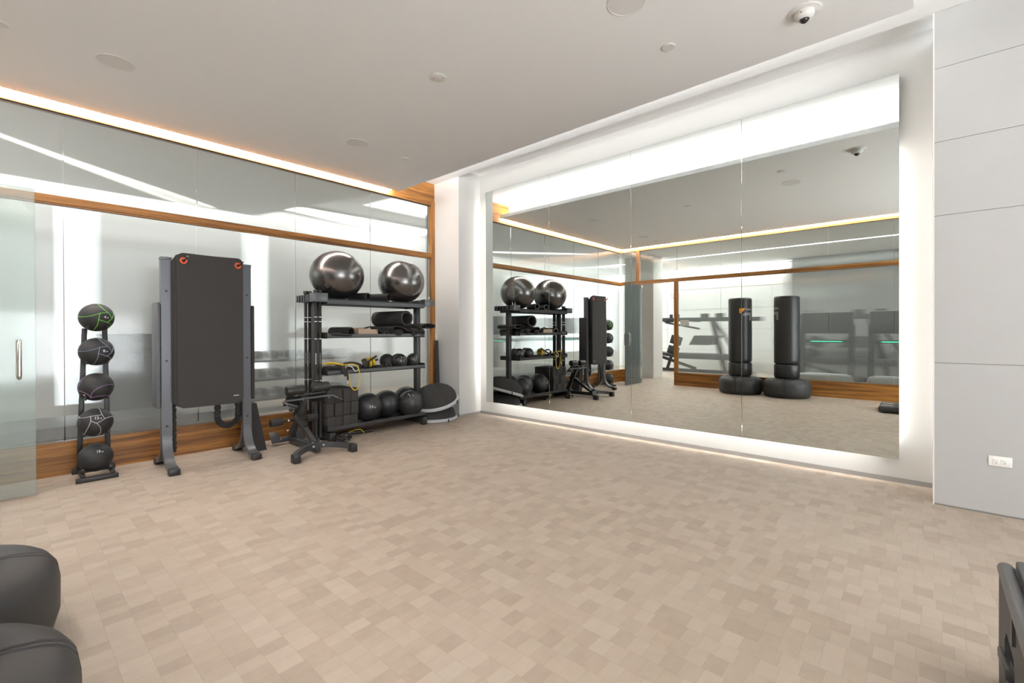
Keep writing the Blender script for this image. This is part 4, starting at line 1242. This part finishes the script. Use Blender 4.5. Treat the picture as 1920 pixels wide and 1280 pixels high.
# ================================================================ BEYOND THE GLASS
def machine(x, y, label, flip=1):
    t_ = thing('multi_press_machine', label, 'gym machine', (x, y, 0))
    f = flip
    MB().beam((x-.9*f, y, .06), (x+1.6*f, y, .06), .09, .09).build('base_rail', M_black, t_)
    MB().beam((x-.75*f, y, .06), (x-.42*f, y, 1.06), .07, .07, up=(0, 1, 0)).build('seat_post', M_black, t_)
    for z0_, z1_ in ((.52, .74), (.80, 1.04)):
        a_ = V(x-.60*f+(z0_-.5)*.3*f, y, z0_); b_ = V(x-.60*f+(z1_-.5)*.3*f, y, z1_)
        MB().beam(a_, b_, .32, .09, up=(0, 1, 0), b=.015).build('back_pad', M_vinyl, t_)
    MB().beam((x-1.0*f, y, .55), (x-.35*f, y, .44), .30, .09, b=.02).build('seat_pad', M_vinyl, t_)
    MB().beam((x-.9*f, y, .42), (x+.1*f, y, .12), .06, .08).build('lower_brace', M_black, t_)
    MB().beam((x+.9*f, y, .08), (x+.55*f, y, 1.50), .12, .12, up=(0, 1, 0)).build('mast', M_black, t_)
    MB().beam((x+1.5*f, y, .08), (x+.6*f, y, 1.48), .07, .09, up=(0, 1, 0)).build('mast_strut', M_black, t_)
    MB().beam((x-.9*f, y, 1.52), (x+1.8*f, y, 1.50), .12, .11).build('top_beam', M_black, t_)
    MB().beam((x-.8*f, y, 1.44), (x+.2*f, y, 1.25), .05, .05).build('beam_brace', M_black, t_)
    for dx in (-.62, -.42, .35, .75):
        MB().cbox((x+dx*f, y, 1.62), (.07 if dx < 0 else .22, .10, .11), b=.01).build('beam_stop', M_black, t_)
    for dx in (-.7, .1):
        MB().cyl((x+dx*f, y-.3, 1.46), (x+dx*f, y+.3, 1.46), .018, 12).build('handle', M_black, t_)
    MB().prism([(x+.0*f, .80), (x+.55*f, .80), (x+.75*f, 1.06), (x+.15*f, 1.06)], y-.28, y+.28, lambda a_, b_, d: (a_, d, b_)).build('weight_shroud', M_black2, t_)
    MB().cbox((x+.3*f, y, .48), (1.5, .42, .16), b=.03).build('weight_housing', M_black2, t_)
    return t_


machine(-4.95, -3.9, 'black multi press machine beyond the doorway, seen in the mirror')
machine(-1.5, -3.9, 'black multi press machine behind the right punching bag in the mirror', 1)


def treadmill(x, y, label, along='y'):
    t_ = thing('treadmill', label, 'treadmill', (x, y, 0), 'treadmills beyond the glass')
    g = (lambda a_, b_, c_: (x+a_, y+b_, c_)) if along == 'y' else (lambda a_, b_, c_: (x+b_, y+a_, c_))
    sz = (lambda a_, b_, c_: (a_, b_, c_)) if along == 'y' else (lambda a_, b_, c_: (b_, a_, c_))
    MB().cbox(g(0, 0, .13), sz(.85, 2.0, .14), b=.03).build('deck', M_black2, t_)
    MB().cbox(g(0, .80, .26), sz(.88, .45, .20), b=.05).build('motor_hood', M_greyst, t_)
    for s in (-.40, .40):
        MB().beam(g(s, .75, .25), g(s, .55, 1.30), .07, .10, up=(1, 0, 0) if along == 'y' else (0, 1, 0)).build('upright', M_black, t_)
        MB().beam(g(s, .60, 1.02), g(s, -.10, .98), .06, .07).build('handrail', M_black, t_)
    MB().cbox(g(0, .58, 1.34), sz(.86, .12, .42), b=.03).build('console', M_black, t_)
    MB().cbox(g(0, .515, 1.38), sz(.46, .012, .26), b=.004).build('screen', M_lens, t_)
    MB().cbox(g(0, .643, .98), sz(.5, .012, .012)).build('green_light', mat('green_led', (.02, .5, .3), .5, emit=(.02, .8, .45, 1.5)), t_)
    MB().cbox(g(0, .60, .98), sz(.74, .07, .06), b=.01).build('crossbar', M_black, t_)


treadmill(-1.45, -2.1, 'black treadmill with grey hood behind the glass, left of two in the mirror', 'y')
treadmill(-.35, -2.1, 'black treadmill with grey hood behind the glass, right of two in the mirror', 'y')
for yc, l in ((3.2, 'long dark dumbbell rack beyond the glass behind the back extension bench'),):
    t_ = thing('dumbbell_rack', l, 'rack', (-7.7, yc, 0), 'dumbbell racks beyond the left glass wall')
    for z, x in ((.20, -7.55), (.48, -7.68), (.76, -7.80)):
        MB().box(x-.17, x+.17, yc-.95, yc+.95, z-.03, z).build('tier', M_black2, t_)
        for k in range(7):
            yk = yc-.8+k*.265; q_ = MB().cyl((x-.15, yk, z+.075), (x+.15, yk, z+.075), .018, 10)
            for s in (-1, 1):
                q_.cyl((x+s*.07, yk, z+.075), (x+s*.15, yk, z+.075), .072, 14, b=.01)
            q_.build('dumbbell_row', M_black, t_)
    for s in (-.93, .93):
        MB().prism([(-8.0, 0), (-7.35, 0), (-7.40, .2), (-7.85, .9), (-8.0, .9)], yc+s-.03, yc+s+.03, lambda a_, b_, d: (a_, d, b_)).build('end_frame', M_black2, t_)
treadmill(-7.3, 1.0, 'grey hooded treadmill beyond the left glass wall, beside the ball rack', 'y')
treadmill(-7.3, -1.3, 'grey hooded treadmill beyond the left glass wall, behind the open door', 'y')
t_ = thing('dark_equipment_block', 'blurred dark equipment block beyond the left glass wall, between the two racks', 'gym equipment', (-8.35, 1.55, 0))  # stands in for dark blurred equipment; its cabinet form is made up
MB().cbox((-8.35, 1.55, .575), (.55, 1.5, 1.15), b=.01).build('body', M_black2, t_)
MB().cbox((-8.35, 1.55, 1.165), (.60, 1.56, .03), b=.005).build('top', M_black, t_)
for y_ in (1.05, 1.55, 2.05):
    d_ = MB().cbox((-8.065, y_, .60), (.02, .48, 1.02), b=.004).build('door', M_black2, t_)
    MB().cyl((-8.045, y_+.18, .55), (-8.045, y_+.18, .72), .008, 8).build('handle', M_chrome, d_)
t_ = thing('exit_sign', 'red exit sign high on the white wall past the doorway, in the mirror', 'sign', (-5.95, -5.06, 2.26))
MB().cbox((-5.95, -5.075, 2.34), (.28, .04, .17), b=.006).build('housing', M_exitw, t_)
text_mb('EXIT', .15, lambda p: (-5.95-p.x, -5.054+p.z, 2.34+p.y)).build('letters', M_exit, t_)
